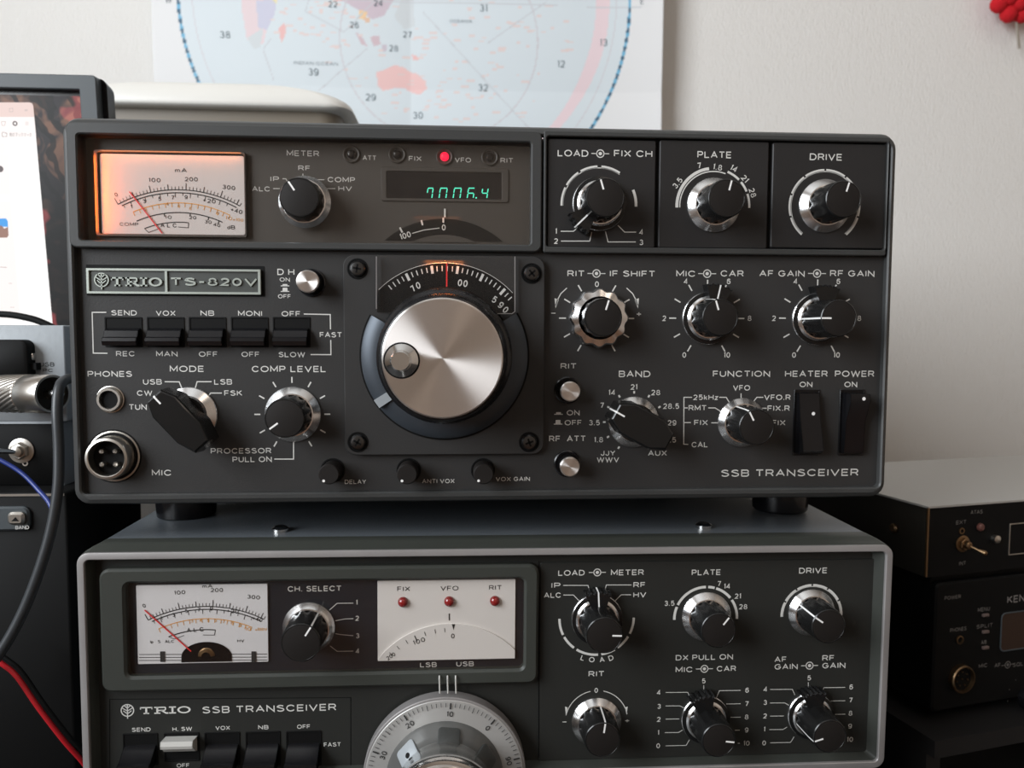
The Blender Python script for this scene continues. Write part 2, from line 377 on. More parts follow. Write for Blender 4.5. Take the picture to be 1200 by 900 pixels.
def rotary(fr, parent, px, py, Y, rs=10.8, rc=7.35, ln=15.0, ang=0, lever=None, line=True, lobed=False, side=True, mark=True, label=None):
    c = fr.P(px, py, Y); loc = (c[0], Y, c[1])
    nf = 12
    def fl(a, r, y):
        t = 0.5 + 0.5 * cos(nf * a); k = max(0, min(1, (ln - 3.5 + y) / 5 + .15)) if y > -ln + 1.5 else 0
        return 1 - 0.085 * k * t
    b = MB()
    b.lathe(0, 0, [(rc + .75, -1.0), (rc + .6, -6), (rc + .35, -ln + 4), (rc + .1, -ln + 1.0), (rc, -ln + .35), (rc - .3, -ln + .02), (rc - .6, -ln), (rc - .7, -ln + .1)], 72, fl, cap1=False)
    k = b.build('knob', 'knob', parent, loc, label=label)
    b = MB(); b.lathe(0, 0, [(rc - .55, -ln + .6), (rc - .6, -ln + .05), (rc - .8, -ln)], 48); b.build('cap', 'cap', k)
    b = MB()
    if lobed:
        m = lambda a, r, y: 1 + (0.045 * cos(12 * a) if r > rs - 1.2 else 0)
        b.lathe(0, 0, [(rs + .6, -.2), (rs + .6, -4.5), (rs, -5.4), (rc + 1.2, -6.2), (rc + .8, -5.2)], 96, m, cap1=False)
    else:
        b.lathe(0, 0, [(rs, 0), (rs, -.7), (rs - .25, -1.0), (rc + 1.0, -2.9), (rc + .5, -3.0)], 72, cap1=False)
    b.build('skirt', 'chrome', k, angle=18, label='chrome skirt')
    if lever is not None:
        b = MB(); b.lathe(0, 0, [(rs - .3, 0), (rs - .2, -2.0), (rs - 1.5, -2.3)], 48, cap1=False); tab(b, lever, rs - 3.4, rs + 3.1, -.6, -7.0, 23, 5); b.build('lever', 'knob', k)
        if mark:
            b = MB(); a = rad(lever); 
            b.add([((rs + 3.2) * sin(a) - .3 * cos(a), -1.5, (rs + 3.2) * cos(a) + .3 * sin(a)), ((rs + 3.2) * sin(a) + .3 * cos(a), -1.5, (rs + 3.2) * cos(a) - .3 * sin(a)),
                   ((rs + 2.7) * sin(a) + .3 * cos(a), -7.1, (rs + 2.7) * cos(a) - .3 * sin(a)), ((rs + 2.7) * sin(a) - .3 * cos(a), -7.1, (rs + 2.7) * cos(a) + .3 * sin(a)),
                   ((rs - 3.2) * sin(a) + .3 * cos(a), -7.1, (rs - 3.2) * cos(a) - .3 * sin(a)), ((rs - 3.2) * sin(a) - .3 * cos(a), -7.1, (rs - 3.2) * cos(a) + .3 * sin(a))], [(0, 1, 2, 3), (3, 2, 4, 5)])
            b.build('lever_mark', 'white_line', k)
    if line:
        a = rad(ang); b = MB(); hw = .34; ca, sa = cos(a), sin(a)
        P2 = lambda r, o: (r * sa + o * ca, r * ca - o * sa)
        pts = [(rc * .42, -ln - .04), (rc - .5, -ln - .05), (rc + .02, -ln + .45)] + ([(rc + .14, -ln + 1.2), (rc + .42, -ln + 4), (rc + .72, -3.0)] if side else [(rc + .14, -ln + 1.4)])
        vs = []
        for r, y in pts:
            for o in (-hw, hw): q = P2(r, o); vs.append((q[0], y, q[1]))
        b.add(vs, [(2 * i, 2 * i + 1, 2 * i + 3, 2 * i + 2) for i in range(len(pts) - 1)])
        b.build('pointer_line', 'white_line', k, smooth=False)
    return k

def barknob(fr, parent, px, py, Y, ang, rs=10.6, ln=14.0, tip=13, tail=14, wid=5.8, label=None):
    c = fr.P(px, py, Y); loc = (c[0], Y, c[1]); a = rad(ang)
    def loop(y, g, t=0):
        pts = [(-3.4 - g * .5, tip + g), (3.4 + g * .5, tip + g), (wid + g, tip * .52), (wid + g, -tail * .5), (3.6 + g, -tail - g), (-3.6 - g, -tail - g), (-wid - g, -tail * .5), (-wid - g, tip * .52)]
        return [(x * cos(a) + z * sin(a), y, -x * sin(a) + z * cos(a)) for x, z in pts]
    b = MB(); b.loft([loop(-4.8, .5), loop(-ln + 1.0, 0.1), loop(-ln + .3, -.25), loop(-ln, -.7)])
    b.lathe(0, 0, [(7.8, 0), (7.8, -5.5)], 40)
    k = b.build('knob', 'knob', parent, loc, angle=20, label=label)
    b = MB(); b.lathe(0, 0, [(rs, 0), (rs, -.7), (rs - .25, -1.0), (7.9, -2.9), (7.7, -2.9)], 72, cap1=False); b.build('skirt', 'chrome', k, angle=18, label='chrome skirt')
    b = MB(); vs = []
    for r, y in ((tip * .66, -ln - .06), (tip - .8, -ln - .06), (tip - .1, -ln + .3), (tip + .15, -ln + 1.1), (tip + .5, -6)):
        for o in (-.34, .34): vs.append((r * sin(a) + o * cos(a), y, r * cos(a) - o * sin(a)))
    b.add(vs, [(2 * i, 2 * i + 1, 2 * i + 3, 2 * i + 2) for i in range(4)]); b.build('pointer_line', 'white_line', k, smooth=False)
    return k

def pushbutton(fr, parent, px, py, Y, r=4.4, ln=9, rim=5.9):
    c = fr.P(px, py, Y); loc = (c[0], Y, c[1])
    b = MB(); b.lathe(0, 0, [(rim, 0), (rim, -.7), (rim - .5, -1.0), (r + .25, -.9), (r + .2, 0)], 40, cap1=False); b.lathe(0, 0, [(r + .1, 0), (r + .05, -ln + 1.6)], 40)
    k = b.build('push_button', 'black', parent, loc)
    b = MB(); b.lathe(0, 0, [(r, -ln + 1.7), (r, -ln + .4), (r - .4, -ln)], 48); b.build('button_cap', 'spun', k, label='spun metal button cap')
    return k

def trimmer(fr, parent, px, py, Y):
    c = fr.P(px, py, Y); loc = (c[0], Y, c[1])
    b = MB(); b.lathe(0, 0, [(5.0, 0), (5.0, -.25), (4.5, -.3), (4.4, -.02)], 36)
    k = b.build('trimmer_knob', 'matteblack', parent, loc)
    b = MB(); b.lathe(0, 0, [(4.15, 0), (4.1, -9), (3.7, -9.5)], 40); b.build('knob_shaft', 'cap', k)
    b = MB(); b.disc((-2.0, -2.6), .55, -9.56, 12); b.build('dot', 'white_line', k)
    return k

def screw(parent, loc, r=3.6, m='darkscrew', rot=20, well=True):
    b = MB()
    if well: b.lathe(0, 0, [(r + 1.1, 0), (r + 1.1, -.15), (r + .7, -.2), (r + .5, -.02)], 32)
    b2 = MB(); b2.lathe(0, 0, [(r, 0), (r, -.9), (r - .5, -1.5), (r * .45, -1.75)], 32)
    k = b2.build('screw', m, parent, loc)
    if well: b.build('screw_well', 'matteblack', k)
    b = MB(); a = rad(rot)
    for t in (a, a + PI / 2):
        d = (sin(t), cos(t)); b.ribbon([(-d[0] * r * .55, -d[1] * r * .55), (d[0] * r * .55, d[1] * r * .55)], r * .26, -1.8)
    b.build('cross_slot', 'matteblack', k)
    return k

def lever(fr, parent, x0, x1, y0, y1, Y, m='black', ln=11.0, up=False):
    r = fr.R(x0, y0, x1, y1, Y); cx, cz = (r[0] + r[1]) / 2, (r[2] + r[3]) / 2; hw, hh = (r[1] - r[0]) / 2, (r[3] - r[2]) / 2
    b = MB(); ring(b, (-hw - .35, hw + .35, -hh - .35, hh + .35), (-hw + .25, hw - .25, -hh + .25, hh - .25), .4, .3, 0, -.35, .1); b.box(-hw, hw, -.12, 0, -hh, hh)  # flat black plate stands for the shade inside the slot
    k = b.build('switch_slot', 'matteblack', parent, (cx, Y, cz))
    prof = [(0, .30 * hh), (-2.5, .10 * hh), (-ln * .75, -.32 * hh), (-ln, -.40 * hh), (-ln - .3, -.62 * hh), (-ln + .3, -.92 * hh), (-2.5, -.85 * hh), (0, -.8 * hh)]
    if up: prof = [(y, -z) for y, z in prof]
    b = MB(); w_ = hw - .35
    b.loft([[(sx * (w_ - e), y, z) for y, z in prof] for sx, e in ((-1, .25), (-1, 0), (1, 0), (1, .25))])
    b.build('lever', m, k, angle=25)
    return k

def logo(mb, c, r, y, depth=0, wd=None):
    wd = wd or r * .16
    mb.arc(c, r * .95, 0, 360, wd, y, depth, n=30)
    mb.ribbon([(c[0], c[1] - r * 1.35), (c[0], c[1] + r * .9)], wd, y, depth)
    for dz, l in ((-.55, .62), (-.1, .78), (.35, .55)):
        for s_ in (-1, 1): mb.ribbon([(c[0], c[1] + dz * r), (c[0] + s_ * l * r * .6, c[1] + (dz + .28) * r), (c[0] + s_ * l * r, c[1] + (dz + .5) * r)], wd * .85, y, depth)

def slab(mb, word, x0, x1, z, h, y, depth=0):
    """wide slab-serif capitals T R I O"""
    sw = h * .26; th = h * .17; W_ = x1 - x0
    wid = {'T': .27, 'R': .29, 'I': .15, 'O': .29}; tot = sum(wid[c_] for c_ in word); x = x0
    for c_ in word:
        w_ = wid[c_] / tot * W_; g = w_ * .06; a, b = x + g, x + w_ - g; m = (a + b) / 2; t, bt = z + h / 2, z - h / 2
        rb = lambda p, wd: mb.ribbon(p, wd, y, depth)
        if c_ == 'T':
            rb([(a, t - th / 2), (b, t - th / 2)], th); rb([(m, t), (m, bt)], sw); rb([(m - w_ * .2, bt + th / 2), (m + w_ * .2, bt + th / 2)], th)
            rb([(a + th * .4, t), (a + th * .4, t - h * .34)], th * .8); rb([(b - th * .4, t), (b - th * .4, t - h * .34)], th * .8)
        if c_ == 'I':
            rb([(m, t), (m, bt)], sw); rb([(a, t - th / 2), (b, t - th / 2)], th); rb([(a, bt + th / 2), (b, bt + th / 2)], th)
        if c_ == 'R':
            s0 = a + w_ * .2; rb([(s0, t), (s0, bt)], sw); rb([(a, bt + th / 2), (a + w_ * .4, bt + th / 2)], th)
            e = b - w_ * .14
            rb([(a, t - th / 2), (e - h * .1, t - th / 2), (e, t - h * .16), (e, t - h * .38), (e - h * .12, z - th * .1), (s0, z - th * .1)], th)
            rb([(s0 + w_ * .25, z), (b - w_ * .1, bt + th / 2), (b + g * .8, bt + th / 2)], sw * .8)
        if c_ == 'O':
            R0 = (b - a) / 2 - sw / 2; n = 28
            o_ = [(m + (b - a) / 2 * sin(2 * PI * i / n), y, z + h / 2 * cos(2 * PI * i / n)) for i in range(n)]
            i_ = [(m + (b - a - 2.1 * sw) / 2 * sin(2 * PI * i / n), y, z + (h - 2 * th) / 2 * cos(2 * PI * i / n)) for i in range(n)]
            q = [(p[0], p[1] + depth, p[2]) for p in o_]; q2 = [(p[0], p[1] + depth, p[2]) for p in i_]
            if depth: mb.loft([q, o_, i_, q2], False, False)
            else: mb.add(o_ + i_, [(k_, (k_ + 1) % n, n + (k_ + 1) % n, n + k_) for k_ in range(n)])
        x += w_

# ================================================================== the room
def struct(name, mb, m):
    o = mb.build(name, m, smooth=False); o['kind'] = 'structure'; return o
def wallpaper():
    m = mat('woven_wallpaper', (0.82, 0.80, 0.765), 0.8); nt = m.node_tree; b = nt.nodes['Principled BSDF']
    tc = nt.nodes.new('ShaderNodeTexCoord'); hs = []
    for sx, sz in ((1100, 260), (500, 900)):
        mp = nt.nodes.new('ShaderNodeMapping'); mp.inputs['Scale'].default_value = (sx, 1, sz); n = nt.nodes.new('ShaderNodeTexNoise'); n.inputs['Scale'].default_value = 1; n.inputs['Detail'].default_value = 2
        nt.links.new(tc.outputs['Object'], mp.inputs[0]); nt.links.new(mp.outputs[0], n.inputs['Vector']); hs.append(n)
    ad = nt.nodes.new('ShaderNodeMath'); ad.operation = 'ADD'; nt.links.new(hs[0].outputs[0], ad.inputs[0])
    ml = nt.nodes.new('ShaderNodeMath'); ml.operation = 'MULTIPLY'; ml.inputs[1].default_value = .35; nt.links.new(hs[1].outputs[0], ml.inputs[0]); nt.links.new(ml.outputs[0], ad.inputs[1])
    bp = nt.nodes.new('ShaderNodeBump'); bp.inputs['Strength'].default_value = .85; bp.inputs['Distance'].default_value = .0006
    nt.links.new(ad.outputs[0], bp.inputs['Height']); nt.links.new(bp.outputs[0], b.inputs['Normal'])
    return m
M['wall'] = wallpaper()
M['wall_plain'] = mat('beige_wall_paint', (0.50, 0.42, 0.35), 0.8)
M['floor'] = mat('brown_wood_floor', (0.20, 0.10, 0.055), 0.4, noise=(3, .3))
M['ceiling'] = mat('white_ceiling', (0.75, 0.74, 0.72), 0.8)
X0, X1, Y0, Y1, Z0, Z1 = -1000, 1700, -2700, 415, -800, 1600
b = MB(); b.box(X0 - 60, X1 + 60, Y1, Y1 + 60, Z0, Z1); struct('wall_back', b, 'wall')
b = MB(); b.box(X0 - 60, X1 + 60, Y0 - 60, Y0, Z0, Z1); struct('wall_front', b, 'wall_plain')
b = MB(); b.box(X1, X1 + 60, Y0, Y1, Z0, Z1); struct('wall_right', b, 'wall_plain')
b = MB(); wy0, wy1, wz0, wz1 = -1300, -260, 90, 1110
b.box(X0 - 60, X0, Y0, wy0, Z0, Z1); b.box(X0 - 60, X0, wy1, Y1, Z0, Z1); b.box(X0 - 60, X0, wy0, wy1, Z0, wz0); b.box(X0 - 60, X0, wy0, wy1, wz1, Z1); struct('wall_left', b, 'wall_plain')
b = MB(); b.box(X0 - 60, X1 + 60, Y0 - 60, Y1 + 60, Z0 - 60, Z0); struct('floor', b, 'floor')
b = MB(); b.box(X0 - 60, X1 + 60, Y0 - 60, Y1 + 60, Z1, Z1 + 60); struct('ceiling', b, 'ceiling')

DESK = -186.0
dk = empty('desk', (0, 120, Z0)); tag(dk, 'black desk top carrying the radios and the screen', 'desk')
b = MB(); b.loft([rr(-750, 750, -DESK * 0 + DESK - Z0 - 25, DESK - Z0, 3, 290), rr(-750, 750, DESK - Z0 - 25, DESK - Z0, 3, -360)]); b.build('desk_top', 'desk', dk)
for sx in (-1, 1):
    for yy in (-330, 260):
        b = MB(); b.box(sx * 715 - 20, sx * 715 + 20, yy - 20, yy + 20, 0, DESK - Z0 - 25); b.build('leg', 'desk', dk)

G = Frame()      # the room's own frame
# ================================================================== upper transceiver
up = empty('radio_transceiver', (0, 0, 0))
tag(up, 'charcoal desktop radio transceiver on top, with big spun metal tuning knob and lit orange meter', 'radio')
F = Frame(); YP = 3.0    # panel plane
b = MB(); b.loft([rr(-165, 165, 1.5, 149.5, 4, 335), rr(-165, 165, 1.5, 149.5, 4, 12)]); b.build('case', 'case', up)
inn = (F.P(89, 400, 0)[0], F.P(1037, 400, 0)[0], F.P(560, 575.5, 0)[1], F.P(560, 157, 0)[1])
b = MB(); o_ = (-167.2, 167.2, -.3, 151.8)
b.loft([rr(*o_, 6, 14), rr(*o_, 6, 3.2), rr(o_[0] + .8, o_[1] - .8, .5, 150.6, 5.5, 1.2), rr(o_[0] + 2.6, o_[1] - 2.6, 2.2, 148.6, 4.5, 0),
        rr(inn[0] - .6, inn[1] + .6, inn[2] - .6, inn[3] + .6, 2.6, 0), rr(*inn, 2, .6), rr(*inn, 2, YP + 1)], False, False)
b.build('bezel', 'bezel', up)
b = MB(); b.box(inn[0] - 1, inn[1] + 1, YP, YP + 1.2, inn[2] - 1, F.P(560, 290, YP)[1]); b.build('front_panel', 'panel', up)
# window hood
ho = F.R(79, 147.5, 635, 292.5, -.5); hi = F.R(91.5, 161.5, 622.5, 284, -.5)
b = MB(); ring(b, ho, hi, 3.0, 1.2, YP, -.6, .5, 9.0); b.build('window_hood', 'bezel', up)
YB = 7.0
b = MB(); b.box(hi[0] - 1, hi[1] + 1, YB, YB + 1, hi[2] - 1, hi[3] + 1); b.build('window_fascia', 'window_back', up)
b = MB(); b.box(hi[0] + .05, hi[1] - .05, 2.6, 3.2, hi[2] + .05, hi[3] - .05); b.build('window_pane', 'glass', up, label='clear glossy window pane')
# right header frame and three plates
ro = F.R(637, 156.5, 1040.5, 298, 0); ri = F.R(640.5, 163, 1039, 291, 0)
b = MB(); ring(b, ro, ri, 1.0, 1.0, YP, -.2, .4); b.build('header_frame', 'bezel', up)
b = MB(); b.box(ri[0] - 1, ri[1] + 1, YP, YP + 1, ri[2] - 1, ri[3] + 1); b.build('header_recess', 'matteblack', up)
for x0, x1, y0, y1 in ((641.5, 768, 163.5, 290), (772.5, 900, 165, 291), (904.5, 1037.5, 168, 291)):
    b = MB(); r = F.R(x0, y0, x1, y1, 1.2); plate(b, *r, .8, YP, 1.2, .35); b.build('control_plate', 'plate', up)
YH = 1.2
ink = Ink([F.P(x, y, YP) for x, y in ((702, 230), (836, 230), (967, 230), (700, 365), (829, 365), (958, 365), (743, 490), (860, 490), (945, 450), (1000, 450), (926, 556), (666, 460), (665, 530), (335, 333), (145, 366), (194, 366), (243, 366), (293, 366), (341, 366), (147, 415), (195, 415), (244, 415), (293, 415), (342, 415), (388, 392), (129, 440), (215, 450), (340, 480), (190, 555), (283, 535), (416, 565), (514, 564), (601, 561), (355, 205), (433, 185), (486, 186), (542, 188), (594, 188), (109, 390))])
t = lambda s_, x, y, w_=None, h=7, Y=YP - .08, **k: F.T(ink, s_, x, y, w_, h, Y, **k)
ln_ = lambda pts, w_=.32, Y=YP - .08: F.L(ink, pts, w_, Y)
# --- header plates lettering
YK = YH - .08
t('LOAD', 671.5, 179.5, 36, 7.6, YK); symbol(F, ink, 703.5, 180, YK); t('FIX CH', 742, 180, 45, 7.6, YK); t('PLATE', 837.3, 181.3, 40, 7.6, YK); t('DRIVE', 968, 184, 38, 7.6, YK)
c = F.P(702, 240, YK); R0 = 44 * .345
for a0, a1 in ((-92, -64), (-60, -34), (-30, -3), (3, 33), (66, 92)): ink.arc(c, R0, a0, a1, 1.1, YK)
ink.arc(c, R0 - .45, -92, 34, .35, YK)
for n_, x, y in (('1', 651.6, 271), ('2', 651.6, 282.5), ('4', 751.5, 272), ('3', 751.5, 284)): t(n_, x, y, None, 6.4, YK)
for p in ([(657, 271), (672, 271), (677, 267)], [(657.5, 282.5), (691, 282.5), (693.5, 272)], [(745, 283.5), (712.5, 283.5), (709.5, 271)], [(745.5, 272), (732, 272), (724, 264)]): ln_(p, .34, YK)
c = F.P(836, 241.5, YK)
ink.arc(c, 44 * .345, -93, -8, 1.2, YK); ink.arc(c, 40.5 * .345, -93, 20, .45, YK)
for a0, a1 in ((22, 44), (49, 66), (70, 92)): ink.arc(c, 43.5 * .345, a0, a1, .9, YK)
for n_, x, y, r_ in (('3.5', 794, 214.5, -52), ('7', 819.5, 194, -10), ('1.8', 841, 196, 8), ('14', 860, 197.5, 28), ('21', 873, 209.5, 47), ('28', 882, 226, 70)): t(n_, x, y, None, 6.6, YK, rot=r_)
c = F.P(966.3, 242, YK)
for k in range(8):
    a0 = -141 + k * 35.5; ink.arc(c, 42.6 * .345, a0, a0 + 32.5, 1.1, YK)
ink.arc(c, 41.2 * .345, -141, 141, .4, YK)
# --- row two
t('RIT', 675, 320.5, 20); symbol(F, ink, 699, 320.5, YP - .08); t('IF SHIFT', 741.3, 320.7, 53); t('MIC', 803.8, 320.7, 22.5); symbol(F, ink, 828.7, 320.7, YP - .08); t('CAR', 858, 320.5, 27)
t('AF GAIN', 916.5, 320.5, 53); symbol(F, ink, 957.5, 320.5, YP - .08); t('RF GAIN', 998.8, 320.5, 52)
def ticks(px, py, angs, r0=36, r1=44, w_=.55, fr=F, Y=YP - .08, mb=ink):
    c = fr.P(px, py, Y); q = fr.sc(px, py, Y)
    for a in angs: mb.ribbon([(c[0] + r * q * sin(rad(a)), c[1] + r * q * cos(rad(a))) for r in (r0, r1)], w_, Y)
ticks(699.3, 373, [a for a in range(-150, 151, 30) if a])
ticks(828.4, 373, range(-150, 151, 30)); ticks(957, 373, range(-150, 151, 30))
t('0', 699.5, 333, None, 6.5); t('–', 648.5, 367, 6, 6); t('+', 748.7, 368, 6, 7)
for x0 in (828.4, 957):
    for n_, dx, dy in (('0', -26.5, 43), ('2', -50, 0), ('4', -24.7, -43.3), ('6', 25.5, -43.3), ('8', 50, 0), ('10', 23.5, 43)): t(n_, x0 + dx, 373 + dy, None, 6.2)
for s_ in (-1, 1):
    ln_([(699.3 + s_ * 35, 337.5), (699.3 + s_ * 42, 344), (699.3 + s_ * 46, 351.5), (699.3 + s_ * 48, 358)], .4)
    ink.poly([F.P(699.3 + s_ * x, y, YP - .08) for x, y in ((44.5, 351), (49.5, 349.5), (48.3, 361.5))], YP - .08)
# --- row three
t('BAND', 743.7, 438.2, 37, 7.4); t('FUNCTION', 869, 438, 67, 7); t('HEATER', 945, 438, 50, 7); t('POWER', 1001.5, 438, 46, 7); t('ON', 944.5, 450.5, 15, 6.2); t('ON', 997, 450.5, 15, 6.2)
ticks(742.7, 494.5, [a for a in range(-150, 151, 30)], 33, 36, .75)
for n_, x, y in (('14', 717, 460), ('21', 743, 453.5), ('28', 768.5, 460), ('28.5', 786.5, 476), ('29', 787.5, 495.5), ('29.5', 783, 515.5), ('7', 705.5, 475), ('3.5', 696.5, 495.3), ('1.8', 701.5, 515.3)): t(n_, x, y, None, 6.3, stretch=1.05)
t('JJY', 712.5, 531, 17, 6); t('WWV', 712.5, 538.7, 26, 6); t('AUX', 770.5, 531, 22, 6.2)
t('VFO', 869, 454.5, 20, 6.2); t('25kHz', 827, 465.6, 29, 6.2); t('RMT', 817.5, 478, 21, 6.2); t('FIX', 821.5, 495.2, 16, 6.2); t('CAL', 820, 521, 19, 6.2); t('VFO.R', 911, 465.6, 31, 6.2); t('FIX.R', 912.5, 478.4, 26, 6.2); t('FIX', 912.5, 495.4, 16, 6.2)
for p in ([(811, 465.6), (801.5, 465.6), (801.2, 520.5), (806.5, 520.8)], [(801.5, 478), (806, 478)], [(801.5, 495.2), (809.5, 495.2)], [(843, 465.6), (851, 465.6), (855, 472)],
          [(830, 478), (838, 478), (846, 483)], [(833.5, 495.5), (843, 495.5)], [(868.4, 461), (868.4, 468)], [(894.5, 465.6), (887, 465.6), (883.5, 470)], [(898.5, 478.4), (893, 478.4)]): ln_(p, .38)
t('SSB TRANSCEIVER', 926, 554, 161, 8.2)
t('RIT', 666.3, 429, 18.5, 6.4); t('ON', 671.7, 483.7, 15, 6.2); t('OFF', 671.7, 495.3, 20, 6.2); t('RF  ATT', 665, 514, 43, 6.8)
def sym_btn(x, y, hgt):
    ink.poly([F.P(a, b_, YP - .08) for a, b_ in ((x - 5, y + 2), (x + 5, y + 2), (x + 5, y + 1), (x - 5, y + 1))], YP - .08)
    ink.poly([F.P(a, b_, YP - .08) for a, b_ in ((x - 3, y + 1.2), (x + 3, y + 1.2), (x + 2.7, y + 1.2 - hgt), (x - 2.7, y + 1.2 - hgt))], YP - .08)
sym_btn(654.5, 484, 2.2); sym_btn(654, 495.5, 4.5); sym_btn(334, 333.5, 1.8); sym_btn(334, 340, 4.0)
# --- left half
t('D H', 335, 318.7, 20, 7.4); t('ON', 333.7, 327.6, 12, 4.8); t('OFF', 333.3, 347.3, 15, 4.8)
for n_, x, y, w_ in (('SEND', 145.3, 366.6, 30), ('VOX', 194.2, 367, 23), ('NB', 243, 367, 16), ('MONI', 293, 367.3, 28), ('OFF', 341, 367.7, 22), ('REC', 147, 414.5, 22), ('MAN', 195.5, 414.7, 25), ('OFF', 244, 415, 22), ('OFF', 293.5, 415.2, 21), ('SLOW', 342, 415.5, 31), ('FAST', 387.7, 392.3, 26)): t(n_, x, y, w_, 6.2)
for p in ([(124.5, 366), (108, 366), (109.3, 413.8), (126, 414)], [(356, 368), (387, 368.6), (387.3, 386)], [(387.6, 398.5), (387.8, 415.6), (364, 415.5)]): ln_(p, .42)
t('PHONES', 128.7, 438.2, 52, 7); t('MODE', 219, 432.2, 40, 7.4); t('COMP LEVEL', 338.7, 432.4, 87, 7.4); t('USB', 178.6, 447.5, 22, 6.6); t('LSB', 261.5, 447.5, 21, 6.6); t('CW', 169.5, 460.6, 18, 6.4); t('FSK', 273.3, 460.6, 21, 6.4)
t('TUN', 161.5, 477, 21, 6.8); t('MIC', 189.5, 554, 23, 7.2); t('PROCESSOR', 282.5, 528.3, 71, 6.6); t('PULL ON', 295.5, 538.3, 46, 6.6)
for p in ([(193, 447.3), (210, 447.5), (213.5, 456)], [(248, 447.3), (231, 447.3), (228.5, 456)], [(260, 460.6), (247, 460.6), (243.5, 465)], [(321.5, 538), (344, 538), (344, 516)]): ln_(p, .42)
ticks(342.7, 485.5, [a for a in range(-150, 151, 30)], 37.5, 44.5, .55)
t('DELAY', 416.5, 564.6, 25, 5.0); t('ANTI VOX', 513.7, 563.8, 38, 5.0); t('VOX GAIN', 601, 561.3, 40, 5.0)
# --- on the window's fascia
for n_, x, y, w_, h_ in (('METER', 355, 179.7, 38, 6.6), ('RF', 356.5, 197, 14, 5.8), ('IP', 322, 209.7, 10, 5.8), ('ALC', 306, 221.3, 21, 5.8), ('COMP', 400, 210.6, 32, 6), ('HV', 404.5, 221, 16, 5.8), ('ATT', 433, 185, 16, 5.6), ('FIX', 486.5, 185.8, 15, 5.6), ('VFO', 542.5, 187.5, 19, 5.6), ('RIT', 594, 188, 15, 5.6)):
    t(n_, x, y, w_, h_, YB - .15)
for p in ([(331, 209.5), (335, 209.5), (343, 224)], [(320, 221), (328, 221)], [(355, 203.5), (355, 210)], [(380, 210.6), (373, 210.6), (369, 214)], [(393, 221), (380, 221)]): ln_(p, .3, YB - .15)
ink.finish('paint', up)

# --- meter in the window
mr = F.R(117.5, 181, 287, 275, 5.5)
b = MB(); plate(b, *mr, 1.2, YB, 5.5, .2); mf = b.build('meter_face', 'meter_face', up, label='pale meter face glowing orange at its left')
b = MB(); ring(b, (mr[0] - 1.8, mr[1] + .7, mr[2] - 1.0, mr[3] + 1.3), (mr[0] - .3, mr[1] + .05, mr[2] - .05, mr[3] + .3), .8, .8, YB, 4.6, .2); b.build('meter_surround', 'window_back', mf)
def meter_ink(fr, root, Ym, C, R1, a0, a1, Ro, oa, labels, olabels, extra):
    dk_ = MB(); og = MB(); q = fr.sc(*C[:2], Ym) if False else 1
    c = fr.P(C[0], C[1], Ym); k = fr.sc(215, 230, Ym) if fr is F else fr.sc(243, 720, Ym)
    dk_.arc(c, R1 * k, a0, a1, .38, Ym, n=40); dk_.arc(c, (R1 - 3.6) * k, a0 + 1.2, a1 - 1, .42, Ym, n=40)
    N = 36
    for i in range(N + 1):
        a = a0 + (a1 - a0) * i / N; l = 8 if i % 10 == 0 else (6.5 if i % 5 == 0 else 4)
        dk_.ribbon([(c[0] + r * k * sin(rad(a)), c[1] + r * k * cos(rad(a))) for r in (R1, R1 + l)], .3 if l > 5 else .2, Ym)
    for i in range(15):
        a = a0 + 2 + (a1 - a0 - 4) * i / 15; l = 5.5 if i % 2 else 3.5
        dk_.ribbon([(c[0] + r * k * sin(rad(a)), c[1] + r * k * cos(rad(a))) for r in (R1 - 3.6, R1 - 3.6 - l)], .22, Ym)
    og.arc(c, Ro * k, oa[0], oa[1], .34, Ym, n=30)
    for i in range(16):
        a = oa[0] + (oa[1] - oa[0]) * i / 15; og.ribbon([(c[0] + r * k * sin(rad(a)), c[1] + r * k * cos(rad(a))) for r in (Ro, Ro - 5)], .25, Ym)
    for s_, x, y, w_, h_, *ro_ in labels: fr.T(dk_, s_, x, y, w_, h_, Ym, rot=ro_[0] if ro_ else 0)
    for s_, x, y, w_, h_, *ro_ in olabels: fr.T(og, s_, x, y, w_, h_, Ym, rot=ro_[0] if ro_ else 0)
    extra(dk_, c, k)
    dk_.build('scale_lettering', 'paint_dark', root, smooth=False); og.build('orange_scale', 'paint_orange', root, smooth=False)
def ex1(mb, c, k):
    mb.arc(c, 121.5 * k, -24.5, 24.5, .42, 5.4, n=30)
    for a in (-8.5, 6, 16.5, 22.5): mb.ribbon([(c[0] + r * k * sin(rad(a)), c[1] + r * k * cos(rad(a))) for r in (121.5, 117.5)], .35, 5.4)
    mb.arc(c, 110 * k, -22, 5.5, .38, 5.4, n=20)
    g = lambda a, r: (c[0] + r * k * sin(rad(a)), c[1] + r * k * cos(rad(a)))
    mb.ribbon([g(-22, 110), g(-20.6, 104), g(-13, 105)], .25, 5.4); mb.ribbon([g(5.5, 110), g(5.5, 104), g(-1, 104.3)], .25, 5.4)
